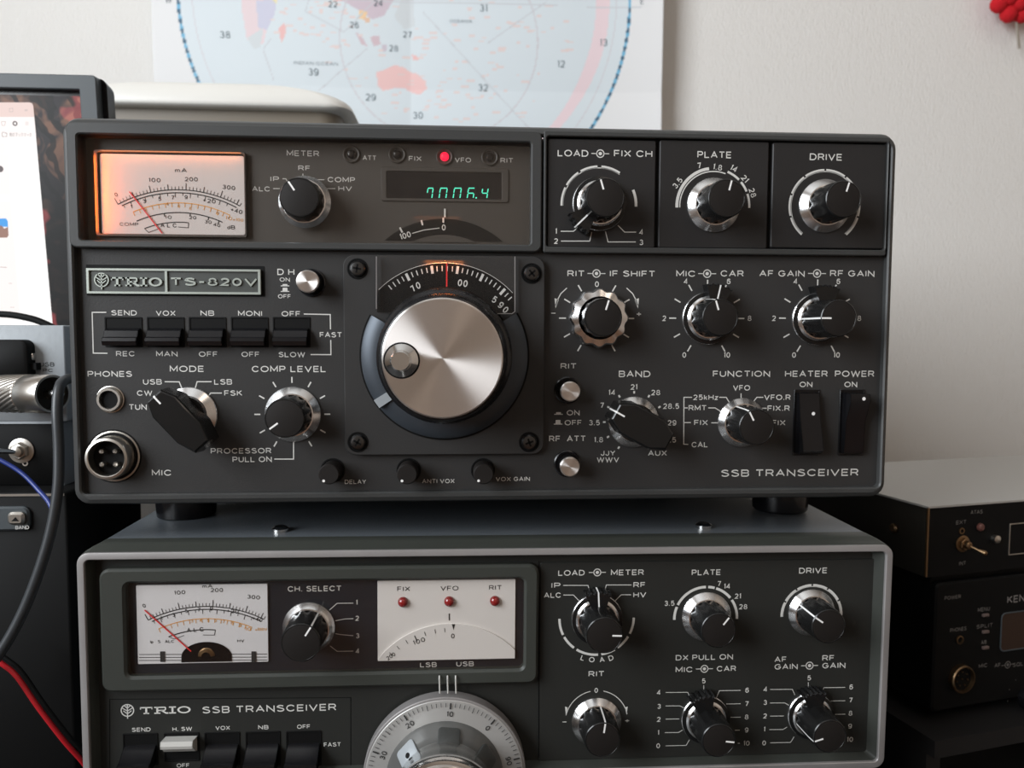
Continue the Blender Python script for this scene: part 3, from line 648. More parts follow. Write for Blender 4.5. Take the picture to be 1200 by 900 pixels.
meter_ink(F, mf, 5.4, (213, 368), 148.5, -28.7, 28.7, 133, (-24, 26.5),
    [('mA', 212, 199.4, 14, 5), ('0', 136, 228, None, 4.8, -25), ('100', 181, 211, 14, 5), ('200', 224, 210, 15, 5), ('300', 268, 219.6, 15, 5, 6), ('1', 154, 242.3, None, 4.5, -20), ('3', 169, 235.8, None, 4.8, -15), ('5', 187, 233, None, 4.8), ('7', 202.3, 231.5, None, 4.8), ('9', 218, 231, None, 4.8), ('+20', 245, 235.3, 15, 5, 6), ('+40', 277, 247, 14, 5, 14),
     ('COMP', 151, 262.7, 22, 4), ('10', 197, 254.4, 8, 4), ('20', 225.7, 254.8, 8, 4, 4), ('30', 243.7, 260, 8, 4, 8), ('40', 254, 263.6, 8, 4, 10), ('dB', 270.7, 266.3, 9, 4.6), ('A L C', 197.5, 264, 19, 5)],
    [(str(n_), 196 + 13.5 * i, 240.5 + (i * i) * .9 - 1.5 * (i == 0), None, 4) for i, n_ in enumerate((4, 6, 8))] + [('9', 255, 250, None, 4, 10), ('10', 268, 255.6, 8, 4, 12), ('x100', 279, 257.5, 12, 3.4, 6)], ex1)
b = MB(); b.ribbon([F.P(151.5, 224.5, 4.9), F.P(190, 273.5, 4.9)], .42, 4.9, .15); b.build('needle', 'needle', mf)
def point(name, loc, power, colr, r, parent):
    l = bpy.data.lights.new(name, 'POINT'); l.energy = power; l.color = colr; l.shadow_soft_size = r * S
    o = bpy.data.objects.new(name, l); col.objects.link(o); o.location = Vector(loc) * S; o.parent = parent; return o
def strip(name, loc, aim, sx, sy, power, colr, parent):
    l = bpy.data.lights.new(name, 'AREA'); l.shape = 'RECTANGLE'; l.size = sx * S; l.size_y = sy * S; l.energy = power; l.color = colr
    o = bpy.data.objects.new(name, l); col.objects.link(o); o.location = Vector(loc) * S; o.rotation_euler = Vector(aim).to_track_quat('-Z', 'Y').to_euler(); o.parent = parent; return o
strip('meter_lamp', (mr[0] - 2.2, 3.7, (mr[2] + mr[3]) / 2), (1, .12, 0), 1.0, 30, 0.0085, (1.0, .17, .02), up)
strip('meter_lamp', ((mr[0] + mr[1]) / 2, 4.1, mr[3] + 1.0), (0, .3, -1), 54, .8, 0.0022, (1.0, .30, .09), up)
# --- lamps and display in the window
for x, y, on in ((412, 181, 0), (465.5, 181.3, 0), (521, 183.8, 1), (574, 184.5, 0)):
    c = F.P(x, y, YB); b = MB(); b.lathe(0, 0, [(3.5, 0), (3.5, -.5), (3.1, -.8), (2.5, -.5), (2.3, 0)], 32, cap1=False)
    k = b.build('lamp_socket', 'window_back', up, (c[0], YB, c[1]))
    b = MB(); b.lathe(0, 0, [(1.75, 0), (1.7, -.9), (1.2, -1.5), (.4, -1.75)], 24); b.build('lamp', 'led_on' if on else 'lamp_dark', k, label='glowing red lamp' if on else None)
dr = F.R(446.5, 196.5, 596, 236.5, 6.6); di = F.R(453, 201.5, 588, 233, 6.6)
b = MB(); ring(b, dr, di, 1, .4, YB, 6.4, .2); ds = b.build('display_frame', 'window_back', up)
b = MB(); b.box(di[0], di[1], 6.75, YB, di[2], di[3]); b.build('display_glass', 'black', ds)
b = MB(); YD = 6.65
def seg(x0, x1, y0, y1, on, mb):
    sl = 1.6; ym = (y0 + y1) / 2
    P_ = {'a': [(x0 + sl, y0), (x1 + sl, y0)], 'b': [(x1 + sl, y0 + .8), (x1 + sl * .5, ym - .6)], 'c': [(x1 + sl * .5, ym + .6), (x1, y1 - .4)], 'd': [(x0, y1), (x1, y1)],
          'e': [(x0, y1 - .4), (x0 + sl * .5, ym + .6)], 'f': [(x0 + sl * .5, ym - .6), (x0 + sl, y0 + .8)], 'g': [(x0 + sl * .5 + .5, ym), (x1 + sl * .5 - .5, ym)]}
    for s_ in on: F.L(mb, P_[s_], .42, YD)
for (x0, x1), on in zip(((500, 506), (514.5, 522.5), (531, 539), (547.5, 554.5), (564, 570.5)), ('abcf', 'abcef', 'abcef', 'acefg', 'bcfg')): seg(x0, x1, 220.5, 232.3, on, b)
b.disc(F.P(558, 231.8, YD), .33, YD, 10); b.build('digits', 'digits', ds, label='glowing green digits')
# small arc scale at window's foot
c = F.P(520.5, 362, 6.6); k = .3425; b = MB()
P_ = [(c[0] + 107 * k * sin(rad(a)), c[1] + 107 * k * cos(rad(a))) for a in range(-41, 42, 2)]; Q_ = [(c[0] + 88 * k * sin(rad(a)), c[1] + 88 * k * cos(rad(a))) for a in range(26, -27, -2)]
zc = hi[2] + .1; P_ = [(x, max(z, zc)) for x, z in P_]; b.poly(P_, 6.6)
sd = b.build('small_dial', 'dialblack', up); b = MB(); b.poly([(x, z) for x, z in Q_], 6.5); b.build('small_dial_hub', 'window_back', sd)
b = MB()
F.T(b, '100', 475, 276, 13, 7, 6.4, rot=-18, stretch=.8); F.T(b, '0', 520, 266.5, 4.5, 7, 6.4)
F.L(b, [(483, 273.5), (497, 269.5), (515, 267.2)], .3, 6.4)
for x, y in ((470, 269.5), (494.5, 261), (519.5, 258)): F.L(b, [(x - (520 - x) * .03, y - 3), (x + (520 - x) * .03, y + 3)], .7, 6.4)
F.L(b, [(521.3, 244.5), (521.3, 254.5)], .7, 6.4)
b.build('small_dial_scale', 'paint', sd, smooth=False)
p0 = F.P(512, 253, 5); strip('dial_lamp', (p0[0], 5.4, p0[1]), (0, .35, -1), 18, .5, 0.00016, (1.0, .3, .08), up)

# --- badge
br = F.R(101.5, 311, 310.5, 347, YP); bi = F.R(102.8, 315.2, 306.5, 345, YP - .2)
b = MB(); plate(b, *br, .3, YP, YP - .12, .05); bd = b.build('badge_recess', 'matteblack', up)
b = MB(); plate(b, *bi, .3, YP, YP - .7, .1); b.build('badge_field', 'badge', bd)
b = MB(); ring(b, bi, (bi[0] + 1.1, bi[1] - 1.1, bi[2] + 1.0, bi[3] - 1.0), .3, .2, YP, YP - 1.5, .15)
dv = F.P(195, 330, YP - 1)[0]; b.box(dv - .45, dv + .45, YP - 1.4, YP, bi[2] + .5, bi[3] - .5)
logo(b, F.P(118.8, 328, YP - 1.3), 2.75, YP - 1.3, .7)
zt = F.P(160, 330.2, YP - 1.3)[1]; slab(b, 'TRIO', F.P(129, 330, YP - 1.3)[0], F.P(191, 330, YP - 1.3)[0], zt, 3.5, YP - 1.4, .8)
b.build('badge_frame', 'badge_metal', bd, smooth=False, label='silver badge frame with raised letters')
b = MB(); F.T(b, 'TS-820V', 250.5, 330.3, 102, 9.6, YP - 1.3, bold=.21); n0 = len(b.v); f0 = list(b.f)
b.v += [(x, y + .7, z) for x, y, z in b.v]
ed = {}
for f in f0:
    for i in range(len(f)):
        e = (f[i], f[(i + 1) % len(f)]); ed[e] = 1
for (a_, c_) in list(ed):
    if (c_, a_) not in ed: b.f.append((a_, c_, c_ + n0, a_ + n0))
b.build('badge_numerals', 'badge_metal', bd, smooth=False)

# --- levers, buttons, sockets
for x0 in (124.2, 173.7, 222.7, 272, 321): lever(F, up, x0, x0 + 41.8, 372.5, 406, YP, ln=4.6)
pushbutton(F, up, 365.5, 331.5, YP, 4.4, 9, 5.6); pushbutton(F, up, 665, 457, YP, 4.0, 9, 5.6); pushbutton(F, up, 664.5, 543, YP, 4.0, 9, 5.6)
for x, y in ((390, 551), (479, 551), (566, 551)): trimmer(F, up, x, y, YP)
c = F.P(129.5, 468, YP); b = MB(); b.lathe(0, 0, [(5.4, 0), (5.4, -.2), (5.0, -.3)], 32, cap1=False); b.lathe(0, 0, [(4.8, 0), (4.8, -1.6), (4.5, -2.0), (3.7, -2.0), (3.5, -1.6), (3.5, -.4)], 40, cap1=False)
k = b.build('headphone_socket', 'dull_metal', up, (c[0], YP, c[1]), label='nickel socket ring'); b = MB(); b.lathe(0, 0, [(3.6, 0), (3.6, -.5)], 32); b.build('socket_bore', 'matteblack', k)
c = F.P(133.5, 534.5, YP); b = MB(); b.lathe(0, 0, [(10.2, 0), (10.2, -.3), (9.6, -.4), (9.4, -.1), (8.5, -.1), (8.5, -6), (8.1, -6.8), (7.2, -7.0), (6.9, -6.7), (6.9, -2)], 56, lambda a, r, y: 1, cap1=False)
k = b.build('microphone_socket', 'dull_metal', up, (c[0], YP, c[1])); b = MB(); b.lathe(0, 0, [(7.0, -1), (7.0, -2.2)], 32); b.lathe(0, 0, [(10.8, 0), (10.8, -.15)], 40); b.build('socket_insert', 'matteblack', k)
for dx, dz in ((-2.6, 2.6), (2.6, 2.6), (-2.6, -2.6), (2.6, -2.6)):
    b = MB(); b.lathe(dx, dz, [(.95, -2.2), (.95, -5), (.5, -5.6)], 14); b.build('pin', 'dull_metal', k)
# rockers
for i, (x0, x1) in enumerate(((930, 958.5), (983.5, 1011))):
    r = F.R(x0, 457.3, x1, 532.7, YP); cx, cz = (r[0] + r[1]) / 2, (r[2] + r[3]) / 2; hw, hh = (r[1] - r[0]) / 2, (r[3] - r[2]) / 2
    b = MB(); b.box(-hw, hw, -.15, 0, -hh, hh); ring(b, (-hw - .3, hw + .3, -hh - .3, hh + .3), (-hw + .3, hw - .3, -hh + .3, hh - .3), .3, .2, 0, -.6, .15)
    k = b.build('switch_frame', 'black', up, (cx, YP, cz))
    pr = [(0, hh - .8), (-2.6, hh - 1.2), (-4.4, 2), (-7.5, -hh + 5), (-8, -hh + 2.8), (-5, -hh + 1.0), (0, -hh + .6)] if i == 0 else [(0, hh - .8), (-7.0, hh - 1.2), (-7.6, hh - 4), (-4.0, 1), (-3.2, -hh + 3), (-2.6, -hh + 1.0), (0, -hh + .6)]
    b = MB(); w_ = hw - .9; b.loft([[(sx * (w_ - e), y, z) for y, z in pr] for sx, e in ((-1, .3), (-1, 0), (1, 0), (1, .3))]); b.build('rocker', 'black', k, angle=50)
    b = MB(); b.disc((1.2, 4.2 if i == 0 else hh - 3.0), .75, -4.3 if i == 0 else -7.7, 14); b.build('dot', 'white_line', k)

# --- knobs
rotary(F, up, 357.5, 237, YB - 3.8, 10.3, 7.6, 11, -34, side=False)
rotary(F, up, 702, 239, YH, 10.9, 7.5, 15, -17, lever=-134)
rotary(F, up, 836, 240.5, YH, 11.0, 7.4, 16.5, 14)
rotary(F, up, 966, 241.5, YH, 10.9, 7.2, 16.5, 17, side=False)
rotary(F, up, 700, 373, YP, 11.0, 7.5, 14, 17, lobed=True, side=False)
rotary(F, up, 829.5, 373, YP, 10.9, 7.3, 16, -17, lever=12)
rotary(F, up, 957.5, 374, YP, 10.9, 7.3, 19, -90, lever=4, mark=False)
barknob(F, up, 222, 486, YP, -42, 11.2, 15.5, 11.8, 14.5, 6.0)
rotary(F, up, 343.5, 485.5, YP, 11.2, 7.6, 15, -126, side=False)
barknob(F, up, 742.5, 494.5, YP, -61, 10.6, 16, 12.4, 12.9, 6.6)
rotary(F, up, 869, 495, YP, 10.3, 7.2, 17, -27)

# --- tuning block
vr = F.R(403, 299.5, 638, 533, 0); b = MB(); plate(b, *vr, 4.5, YP, 0, .35); vb = b.build('tuning_plate', 'panel', up)
for x, y, r_ in ((419, 315, 10), (623, 320.5, 50), (419.5, 518, 30), (620, 518, 70)):
    c = F.P(x, y, 0); screw(up, (c[0], 0, c[1]), 3.1, rot=r_)
wr = F.R(441, 300, 603, 367, -.6)
C0 = F.P(521.5, 417, -.6); q = F.sc(520, 400, -.6)
b = MB(); P_ = []
xl, xr, zb_ = wr[0] + .2, wr[1] - .2, wr[2] + .2
for i in range(61):
    a = rad(-47 + 94 * i / 60); x, z = C0[0] + 109.5 * q * sin(a), C0[1] + 109.5 * q * cos(a)
    P_.append((min(max(x, xl), xr), z))
b.poly([(xl, zb_)] + P_ + [(xr, zb_)], -.35); dd = b.build('tuning_dial', 'dialblack', up)
b = MB(); 
for i in range(-12, 15):
    a = i * 3.35 + 1.6; big = (i - 2) % 5 == 0
    r1, r2 = (97, 106) if big else (99, 105)
    pts = [(C0[0] + r * q * sin(rad(a)), C0[1] + r * q * cos(rad(a))) for r in (r1, r2)]
    if max(p[0] for p in pts) < xr - .3 and min(p[0] for p in pts) > xl + .3 and min(p[1] for p in pts) > zb_: b.ribbon(pts, 1.05 if big else .42, -.45)
for s_, x, y, r_ in (('1', 483, 338.5, -20), ('0', 490, 334.5, -18), ('0', 539, 331.3, 9), ('0', 545.5, 332.3, 11), ('5', 579.5, 351, 33), ('9', 587, 357.5, 38), ('0', 592.5, 363, 42)): F.T(b, s_, x, y, 5, 8, -.45, rot=r_)
b.arc(C0, 108.8 * q, -45, 47, .2, -.45, n=40)
b.build('dial_scale', 'paint', dd, smooth=False)
b = MB(); b.lathe(C0[0], C0[1], [(80.5 * q, -.36), (79 * q, -1.1), (76 * q, -1.5), (70 * q, -1.5)], 160, lambda a, r, y: 1 + (.006 if int(a * 160 / 2 / PI) % 2 else 0), -rad(58), rad(58)); b.build('dial_knurl', 'dialblack', dd)
b = MB(); F.L(b, [(523.5, 309), (523.5, 336)], .5, -1.7); b.build('dial_pointer', 'needle', dd)
b = MB(); b.loft([rr(wr[0], wr[1], wr[2], wr[3], .8, -1.6), rr(wr[0], wr[1], wr[2], wr[3], .8, -2.6)]); 
b.build('dial_window', 'acrylic', up, label='clear acrylic window')
for p in ([(441, 300.5), (441, 362)], [(603.5, 300.5), (603.5, 365), (600, 367.5), (583, 367.5)]):
    b = MB(); b.ribbon([F.P(x, y, -2.7) for x, y in p], .3, -2.7, 1.0); b.build('dial_window_glint', 'rim', up)  # silver strips painted in as glints along the acrylic edges
p0 = F.P(520, 307, -1); strip('dial_lamp', (p0[0], -1.35, p0[1] + .6), (0, .32, -1), 15, .6, 0.0011, (1.0, .28, .06), up)
# flange, knob
K0 = F.P(521.5, 417, 0); kl = (K0[0], 0, K0[1])
tk = MB(); nn = lambda a, r, y: 1 - (.010 if (int(a * 200 / 2 / PI) % 2 and 23.5 < r < 26.9 and -19 < y < -5) else 0)
tk.lathe(0, 0, [(26.8, -3.0), (26.8, -5), (26.3, -5.6), (25.6, -18), (25.3, -19.6), (24.3, -20.5), (23.4, -30), (22.4, -32.2), (22.0, -32.4)], 200, nn)
tn = tk.build('tuning_knob', 'black', up, kl)
b = MB(); b.lathe(0, 0, [(21.9, -32.3), (21.8, -33.1), (21.3, -33.5)], 96); b.build('knob_face', 'spun', tn, label='spun aluminium knob face')
b = MB(); b.lathe(0, 0, [(33.4, -.0), (33.4, -1.4), (32.9, -1.9), (29.3, -3.6), (27.0, -3.8), (26.5, -3.0)], 90, None, rad(59), rad(299)); b.build('flange', 'flange', up, kl, label='bevelled flange tinted with the reflected blue-grey of the window')
b = MB(); b.lathe(0, 0, [(34.2, 0), (34.2, -.3), (33.5, -.35)], 90, None, rad(59), rad(299)); b.build('flange_gap', 'matteblack', up, kl)
b = MB(); 
def sect(r0, r1, a0, a1, y0, y1):
    L = [(r0, a0), (r1, a0 + 1.5), (r1, a1), (r0, a1)]; return [[(r * sin(rad(a)), y, r * cos(rad(a))) for r, a in L] for y in (y0, y1)]
b.loft(sect(25.8, 33.2, 230, 238, -1.0, -4.6)); b.build('flange_block', 'silverbox', up, kl)  # small grey block set across the flange
f0 = F.P(470.6, 422.5, -33.5); fl_ = (f0[0] - K0[0], -33.5, f0[1] - K0[1])
b = MB(); b.lathe(0, 0, [(6.6, .0), (6.6, -.15), (5.9, -.2), (5.8, -.05)], 40); fk = b.build('finger_rest', 'matteblack', tn, fl_)
b = MB(); b.lathe(fl_[0], fl_[2], [(6.1, -33.6), (6.0, -34.0), (3.9, -36.0), (3.6, -39.5), (3.2, -40)], 48); b.build('finger_knob', 'chrome2', tn, label='turned metal finger knob')

# --- feet
for px in (205.5, 928):
    c = F.P(px, 600, 35)
    for yy in (49, 300):
        b = MB(); n = 32
        b.loft([[(c[0] + r * sin(2 * PI * i / n), yy + r * cos(2 * PI * i / n), z) for i in range(n)] for r, z in ((13.4, 1.6), (13.6, -4), (12.8, -15.0 + (yy > 99) * 1.2), (12.0, -15.95 + (yy > 99) * 1.2))]); b.build('foot', 'black', up)

# ================================================================== lower transceiver
lt, lw, lr = -0.0046, 0.0028, -0.0044
RL = Matrix.Rotation(lw, 3, 'Z') @ Matrix.Rotation(-lt, 3, 'X') @ Matrix.Rotation(-lr, 3, 'Y')
LL = (2.39, -4.03, -18.78)
lo = empty('radio_transceiver', LL, RL.to_euler('XYZ'))
tag(lo, 'olive grey desktop radio transceiver with silver rim under the charcoal one', 'radio')
E_ = Frame(LL, RL); W2 = 166.5; H2 = -97.6; YL = 6.0
b = MB(); b.loft([rr(-162, 162, -152, 2.4, 3, 335), rr(-162, 162, -152, 2.4, 3, 9)]); b.build('case', 'case', lo)
b = MB(); oi = (-W2 + 2.9, W2 - 2.9, H2 + 2.9, -2.9)
b.loft([rr(-162, 162, H2 + 3, 2.5, 3, 12), rr(-162, 162, H2 + 3, 2.5, 3, 8.5), rr(-164.5, 164.5, H2 + 1.5, 1.9, 4.5, 6.0), rr(-W2 - .2, W2 + .2, H2, .7, 5, 4.6), rr(-W2 - .2, W2 + .2, H2, .3, 5, 1.2), rr(-W2, W2, H2, 0, 4.5, .8)], False, False); b.build('bezel', 'olive', lo)
b = MB(); b.loft([rr(-W2, W2, H2, 0, 4.6, .9), rr(-W2 + .15, W2 - .15, H2 + .15, -.15, 4.5, .1), rr(-W2 + .4, W2 - .4, H2 + .4, -.4, 4.3, 0), rr(oi[0] - .3, oi[1] + .3, oi[2] - .3, oi[3] + .3, 2.2, 0), rr(*oi, 2, .3), rr(oi[0] + .1, oi[1] - .1, oi[2] + .1, oi[3] - .1, 2, 1.5)], False, False); b.build('rim', 'rim', lo, label='satin silver rim')
b = MB(); b.loft([rr(oi[0] + .1, oi[1] - .1, oi[2] + .1, oi[3] - .1, 2, 1.2), rr(oi[0] + 1.6, oi[1] - 2.8, oi[2] + 1.6, oi[3] - 1.2, 1.5, YL)], False, False); b.build('recess_wall', 'olive', lo)
b = MB(); b.box(oi[0], oi[1], YL, YL + 1, oi[2], oi[3]); b.build('front_panel', 'olive_panel', lo)
b = MB(); b.box(-155, 155, YL + 3, YL + 4, -150, H2 - .5); b.build('lower_apron', 'matteblack', lo)
rp = E_.R(632, 657, 1026, 886, YL - .5); b = MB(); plate(b, *rp, .8, YL, YL - .7, .25); b.build('control_plate', 'olive_panel', lo)
YR = YL - .7
hw_o = E_.R(117, 664.5, 631, 806.5, 2); hw_i = E_.R(147, 681, 614, 789, 2)
b = MB(); ring(b, hw_o, hw_i, 4, 2.2, YL, 1.8, 1.0, YL); b.build('window_hood', 'olive', lo)
b = MB(); b.box(hw_i[0] - 1, hw_i[1] + 1, YL - .6, YL, hw_i[2] - 1, hw_i[3] + 1); b.build('window_fascia', 'lower_fascia', lo)
b = MB(); b.box(hw_i[0] + .05, hw_i[1] - .05, 3.2, 3.7, hw_i[2] + .05, hw_i[3] - .05); b.build('window_pane', 'glass', lo, label='clear glossy window pane')
YF = YL - .6
YI = YR - .08
ink = Ink([E_.P(x, y, YI) for x, y in ((700, 710), (827, 705), (951, 700), (699, 830), (822, 820), (946, 816), (368, 690), (405, 735), (502, 779), (545, 778), (190, 832), (316, 831), (165, 855), (213, 854), (261, 853), (308, 852), (356, 851), (390, 872), (214, 897))])
t = lambda s_, x, y, w_=None, h=6.6, Y=YI, **k: E_.T(ink, s_, x, y, w_, h, Y, **k)
ln_ = lambda pts, w_=.3, Y=YI: E_.L(ink, pts, w_, Y)
t('LOAD', 669.7, 671.3, 31); symbol(E_, ink, 700, 670.8, YI, .95); t('METER', 735.3, 670.8, 38.5); t('PLATE', 827.7, 670.7, 34); t('DRIVE', 953, 668.6, 33)
t('IP', 651.5, 686, 10.5, 6.2); t('RF', 749.3, 685.3, 14, 6.2); t('ALC', 647.5, 697.5, 20, 6.2); t('HV', 749.7, 697, 15, 6.2)
for p in ([(660, 686), (689, 686), (691.5, 694)], [(740, 685.5), (710.5, 685.5), (708.5, 694)], [(660, 697.3), (672, 697.3), (680, 705.5)], [(739.5, 697), (728, 697), (720.5, 704.5)]): ln_(p)
q2 = E_.sc(850, 750, YI)
c = E_.P(699.3, 724.5, YI)
for a0, a1 in ((90, 116), (121, 145), (150, 172), (177, 212), (217, 240), (244, 270)): ink.arc(c, 42.5 * q2, a0, a1, 1.0, YI)
for s_, x, y, r_ in (('L', 683, 771, 20), ('O', 693.5, 773, 8), ('A', 705.5, 773, -8), ('D', 716, 771, -20)): t(s_, x, y, None, 6.2, rot=r_)
c = E_.P(827, 724.5, YI)
for a0, a1 in ((-92, -68), (-64, -1), (3, 15), (18, 50), (55, 92)): ink.arc(c, 36.5 * q2, a0, a1, 1.1, YI)
for n_, x, y in (('3.5', 784.5, 707), ('7', 842.8, 684), ('14', 852, 687), ('21', 864.7, 698.6), ('28', 871, 711)): t(n_, x, y, None, 6, stretch=1.02)
c = E_.P(951, 721, YI)
for k in range(6): ink.arc(c, 35.3 * q2, -92 + k * 31, -92 + k * 31 + 28, 1.1, YI)
ink.arc(c, 33.9 * q2, -92, 92, .3, YI)
t('RIT', 699, 789.6, 18.5, 6.4); t('0', 698.7, 809, None, 5.8); t('–', 661.5, 846, 5.5, 6); t('+', 735, 844.5, 5.5, 6)
c = E_.P(699, 845, YI)
ink.arc(c, 36 * q2, -78, -12, .32, YI); ink.arc(c, 36 * q2, 12, 78, .32, YI)
for s_ in (-1, 1): ink.poly([E_.P(698.8 + s_ * x, y, YI) for x, y in ((33.5, 829), (36.7, 828), (35.6, 838))], YI)
t('DX PULL ON', 825.5, 770.2, 67, 6.4); t('MIC', 801.8, 784.7, 20, 6.4); symbol(E_, ink, 825.5, 783.8, YI, .95); t('CAR', 851.3, 783.5, 22.5, 6.4)
t('AF', 914.7, 772.7, 14, 6.4); t('GAIN', 921.3, 781.2, 27, 6.4); symbol(E_, ink, 948.7, 780, YI, .95); t('RF', 970.7, 771, 14, 6.4); t('GAIN', 977.2, 779.8, 27, 6.4)
for n_, x, y in (('5', 824.7, 798), ('4', 772, 811.5), ('3', 772.3, 827.7), ('2', 772, 843), ('1', 771.5, 858.5), ('0', 771.3, 874), ('6', 875.5, 808.8), ('7', 875.2, 824.7), ('8', 875, 840.2), ('9', 875, 855.5), ('10', 874.8, 871),
                 ('5', 948.3, 794.5), ('4', 897, 807.8), ('3', 896.7, 823.2), ('2', 896.5, 839), ('1', 895.8, 854.6), ('0', 895.5, 870.7), ('6', 997.5, 805), ('7', 997, 820.5), ('8', 996.7, 835.8), ('9', 996.2, 851), ('10', 996, 866.5)): t(n_, x, y, None, 5.8, stretch=1.05)
for dx, dy in ((0, 0), (122.5, -3.5)):
    for p in ([(868, 809), (843, 809.4), (839.5, 818)], [(868, 824.6), (851, 825)], [(868, 840.4), (856, 840.6)], [(867, 855.6), (861, 855.8)], [(867, 871), (864.5, 871)], [(824.7, 803), (824.7, 808)]): ln_([(x + dx, y + dy) for x, y in p], .26)
    for p in ([(780, 811.5), (806, 811.3), (809, 818)], [(780, 827.3), (797, 827.2), (802, 830)], [(780, 842.7), (796, 842.5)], [(779, 858.5), (795, 858.4), (800, 855.5)], [(780, 874), (804, 873.5), (808, 867)]): ln_([(x + dx, y + dy) for x, y in p], .26)
# fascia and label panel
t('CH. SELECT', 368.7, 689.8, 63, 6.6, YF - .1); t('LSB', 502, 779, 19.5, 5.8, YF - .1); t('USB', 545, 778, 20.5, 5.8, YF - .1)
for n_, x, y in (('1', 418, 706), ('2', 418.5, 724.5), ('3', 419, 745), ('4', 419, 763)): t(n_, x, y, None, 6, YF - .1)
for p in ([(414, 706.8), (395, 707), (386, 715)], [(414, 725), (404, 725.3), (393, 727.5)], [(414, 745), (398, 743.5), (393, 742.5)], [(414, 763), (395, 763.3), (387, 757)]): ln_(p, .28, YF - .1)
YQ = YL - .08
logo(ink, E_.P(149.3, 832.5, YQ), 2.6, YQ, wd=.42); slab(ink, 'TRIO', E_.P(163, 832, YQ)[0], E_.P(224.5, 832, YQ)[0], E_.P(193, 832.2, YQ)[1], 3.0, YQ)
t('SSB TRANSCEIVER', 316, 830.3, 157, 8.4, YQ)
for n_, x, y, w_ in (('SEND', 165.5, 855, 22), ('H. SW', 213.6, 854.2, 23), ('VOX', 261, 853, 17), ('NB', 308.6, 852.3, 12), ('OFF', 355.8, 851.5, 15.5), ('FAST', 389.5, 872.5, 20), ('OFF', 214.5, 897, 15)): t(n_, x, y, w_, 5, YQ)
ink.finish('paint', lo)
b = MB(); lp = [(128.5, 905), (128.5, 819.5), (411, 817.5), (411, 905)]; E_.L(b, lp, .3, YQ); E_.L(b, [(631.5, 657), (631.5, 888)], .4, YQ - .7)
b.build('label_border', 'matteblack', lo, smooth=False)
# lower meter
mr = E_.R(160.5, 685.3, 314, 777, 4.6)
b = MB(); plate(b, *mr, .4, YF, 4.6, .1); mf = b.build('meter_face', 'meter_face2', lo, label='unlit pale meter face')
def ex2(mb, c, k):
    g = lambda a, r: (c[0] + r * k * sin(rad(a)), c[1] + r * k * cos(rad(a)))
    mb.arc(c, 121 * k, -21, 5.5, .42, 4.5, n=20); mb.ribbon([g(-21, 121), g(-18.5, 116), g(-12.5, 117)], .25, 4.5); mb.ribbon([g(5.5, 121), g(5.2, 114.5), g(-1.5, 114.5)], .25, 4.5)
    for y in (766.5, 770, 773.5): mb.ribbon([E_.P(163, y + .5, 4.5), E_.P(313, y, 4.5)], .28, 4.5)  # dark lines drawn in for a spring-like reflection at the card's foot
    for x in (190, 297): mb.box(E_.P(x, 770, 4)[0] - .9, E_.P(x, 770, 4)[0] + .9, 4.3, 4.6, E_.P(x, 776, 4)[1], E_.P(x, 764, 4)[1])
meter_ink(E_, mf, 4.5, (243, 852), 149.5, -26.5, 27.5, 134.5, (-24, 24),
    [('mA', 243, 686.8, 12, 4.4), ('0', 168.8, 709.8, None, 4.8, -25), ('100', 210.5, 694.3, 13, 4.8, -4), ('200', 254, 691.5, 14.5, 5), ('300', 297, 699.7, 15, 5, 6), ('1', 189.2, 724.5, None, 4.6, -18), ('3', 203.4, 720.5, None, 4.8, -12), ('5', 218.4, 716, None, 4.8, -6), ('7', 233, 714.4, None, 4.8), ('9', 247.7, 713.2, None, 4.8), ('+20', 272.5, 716.2, 14, 5, 6), ('+40', 301.5, 725.6, 12, 5, 14), ('A L C', 228.7, 738, 20, 5.2, -3), ('Ip   S   ALC', 190, 751.8, 28, 3.6), ('HV', 282, 751, 8, 3.6)],
    [('3', 225, 727.5, None, 4), ('4', 235, 727, None, 4), ('5', 244, 727, None, 4), ('6', 252.5, 727, None, 4), ('7', 262, 728.3, None, 4.2), ('8', 271.7, 729.8, None, 4.2), ('9', 281.5, 732.8, None, 4.4), ('10', 290.5, 737, 6.5, 4.4), ('x100V', 306, 737.5, 14, 3.6)], ex2)
b = MB(); b.ribbon([E_.P(169.3, 715, 4.1), E_.P(224, 763.5, 4.1)], .45, 4.1, .15); b.build('needle', 'needle', mf)
c = E_.P(242, 770, 4.4); b = MB(); k = .335
b.poly([(c[0] + 30 * k * sin(rad(a)), c[1] + (19 * k * cos(rad(a)) if abs(a) < 90 else -2)) for a in range(-90, 91, 9)], 4.35)
mv = b.build('movement', 'black', mf); b = MB(); b.lathe(c[0], c[1] + .5, [(3.4, 4.3), (3.0, 3.9), (1.8, 3.7)], 24, None, -PI / 2, PI / 2); b.build('coil', 'brass', mv)
p0 = E_.P(168, 700, 3.8)
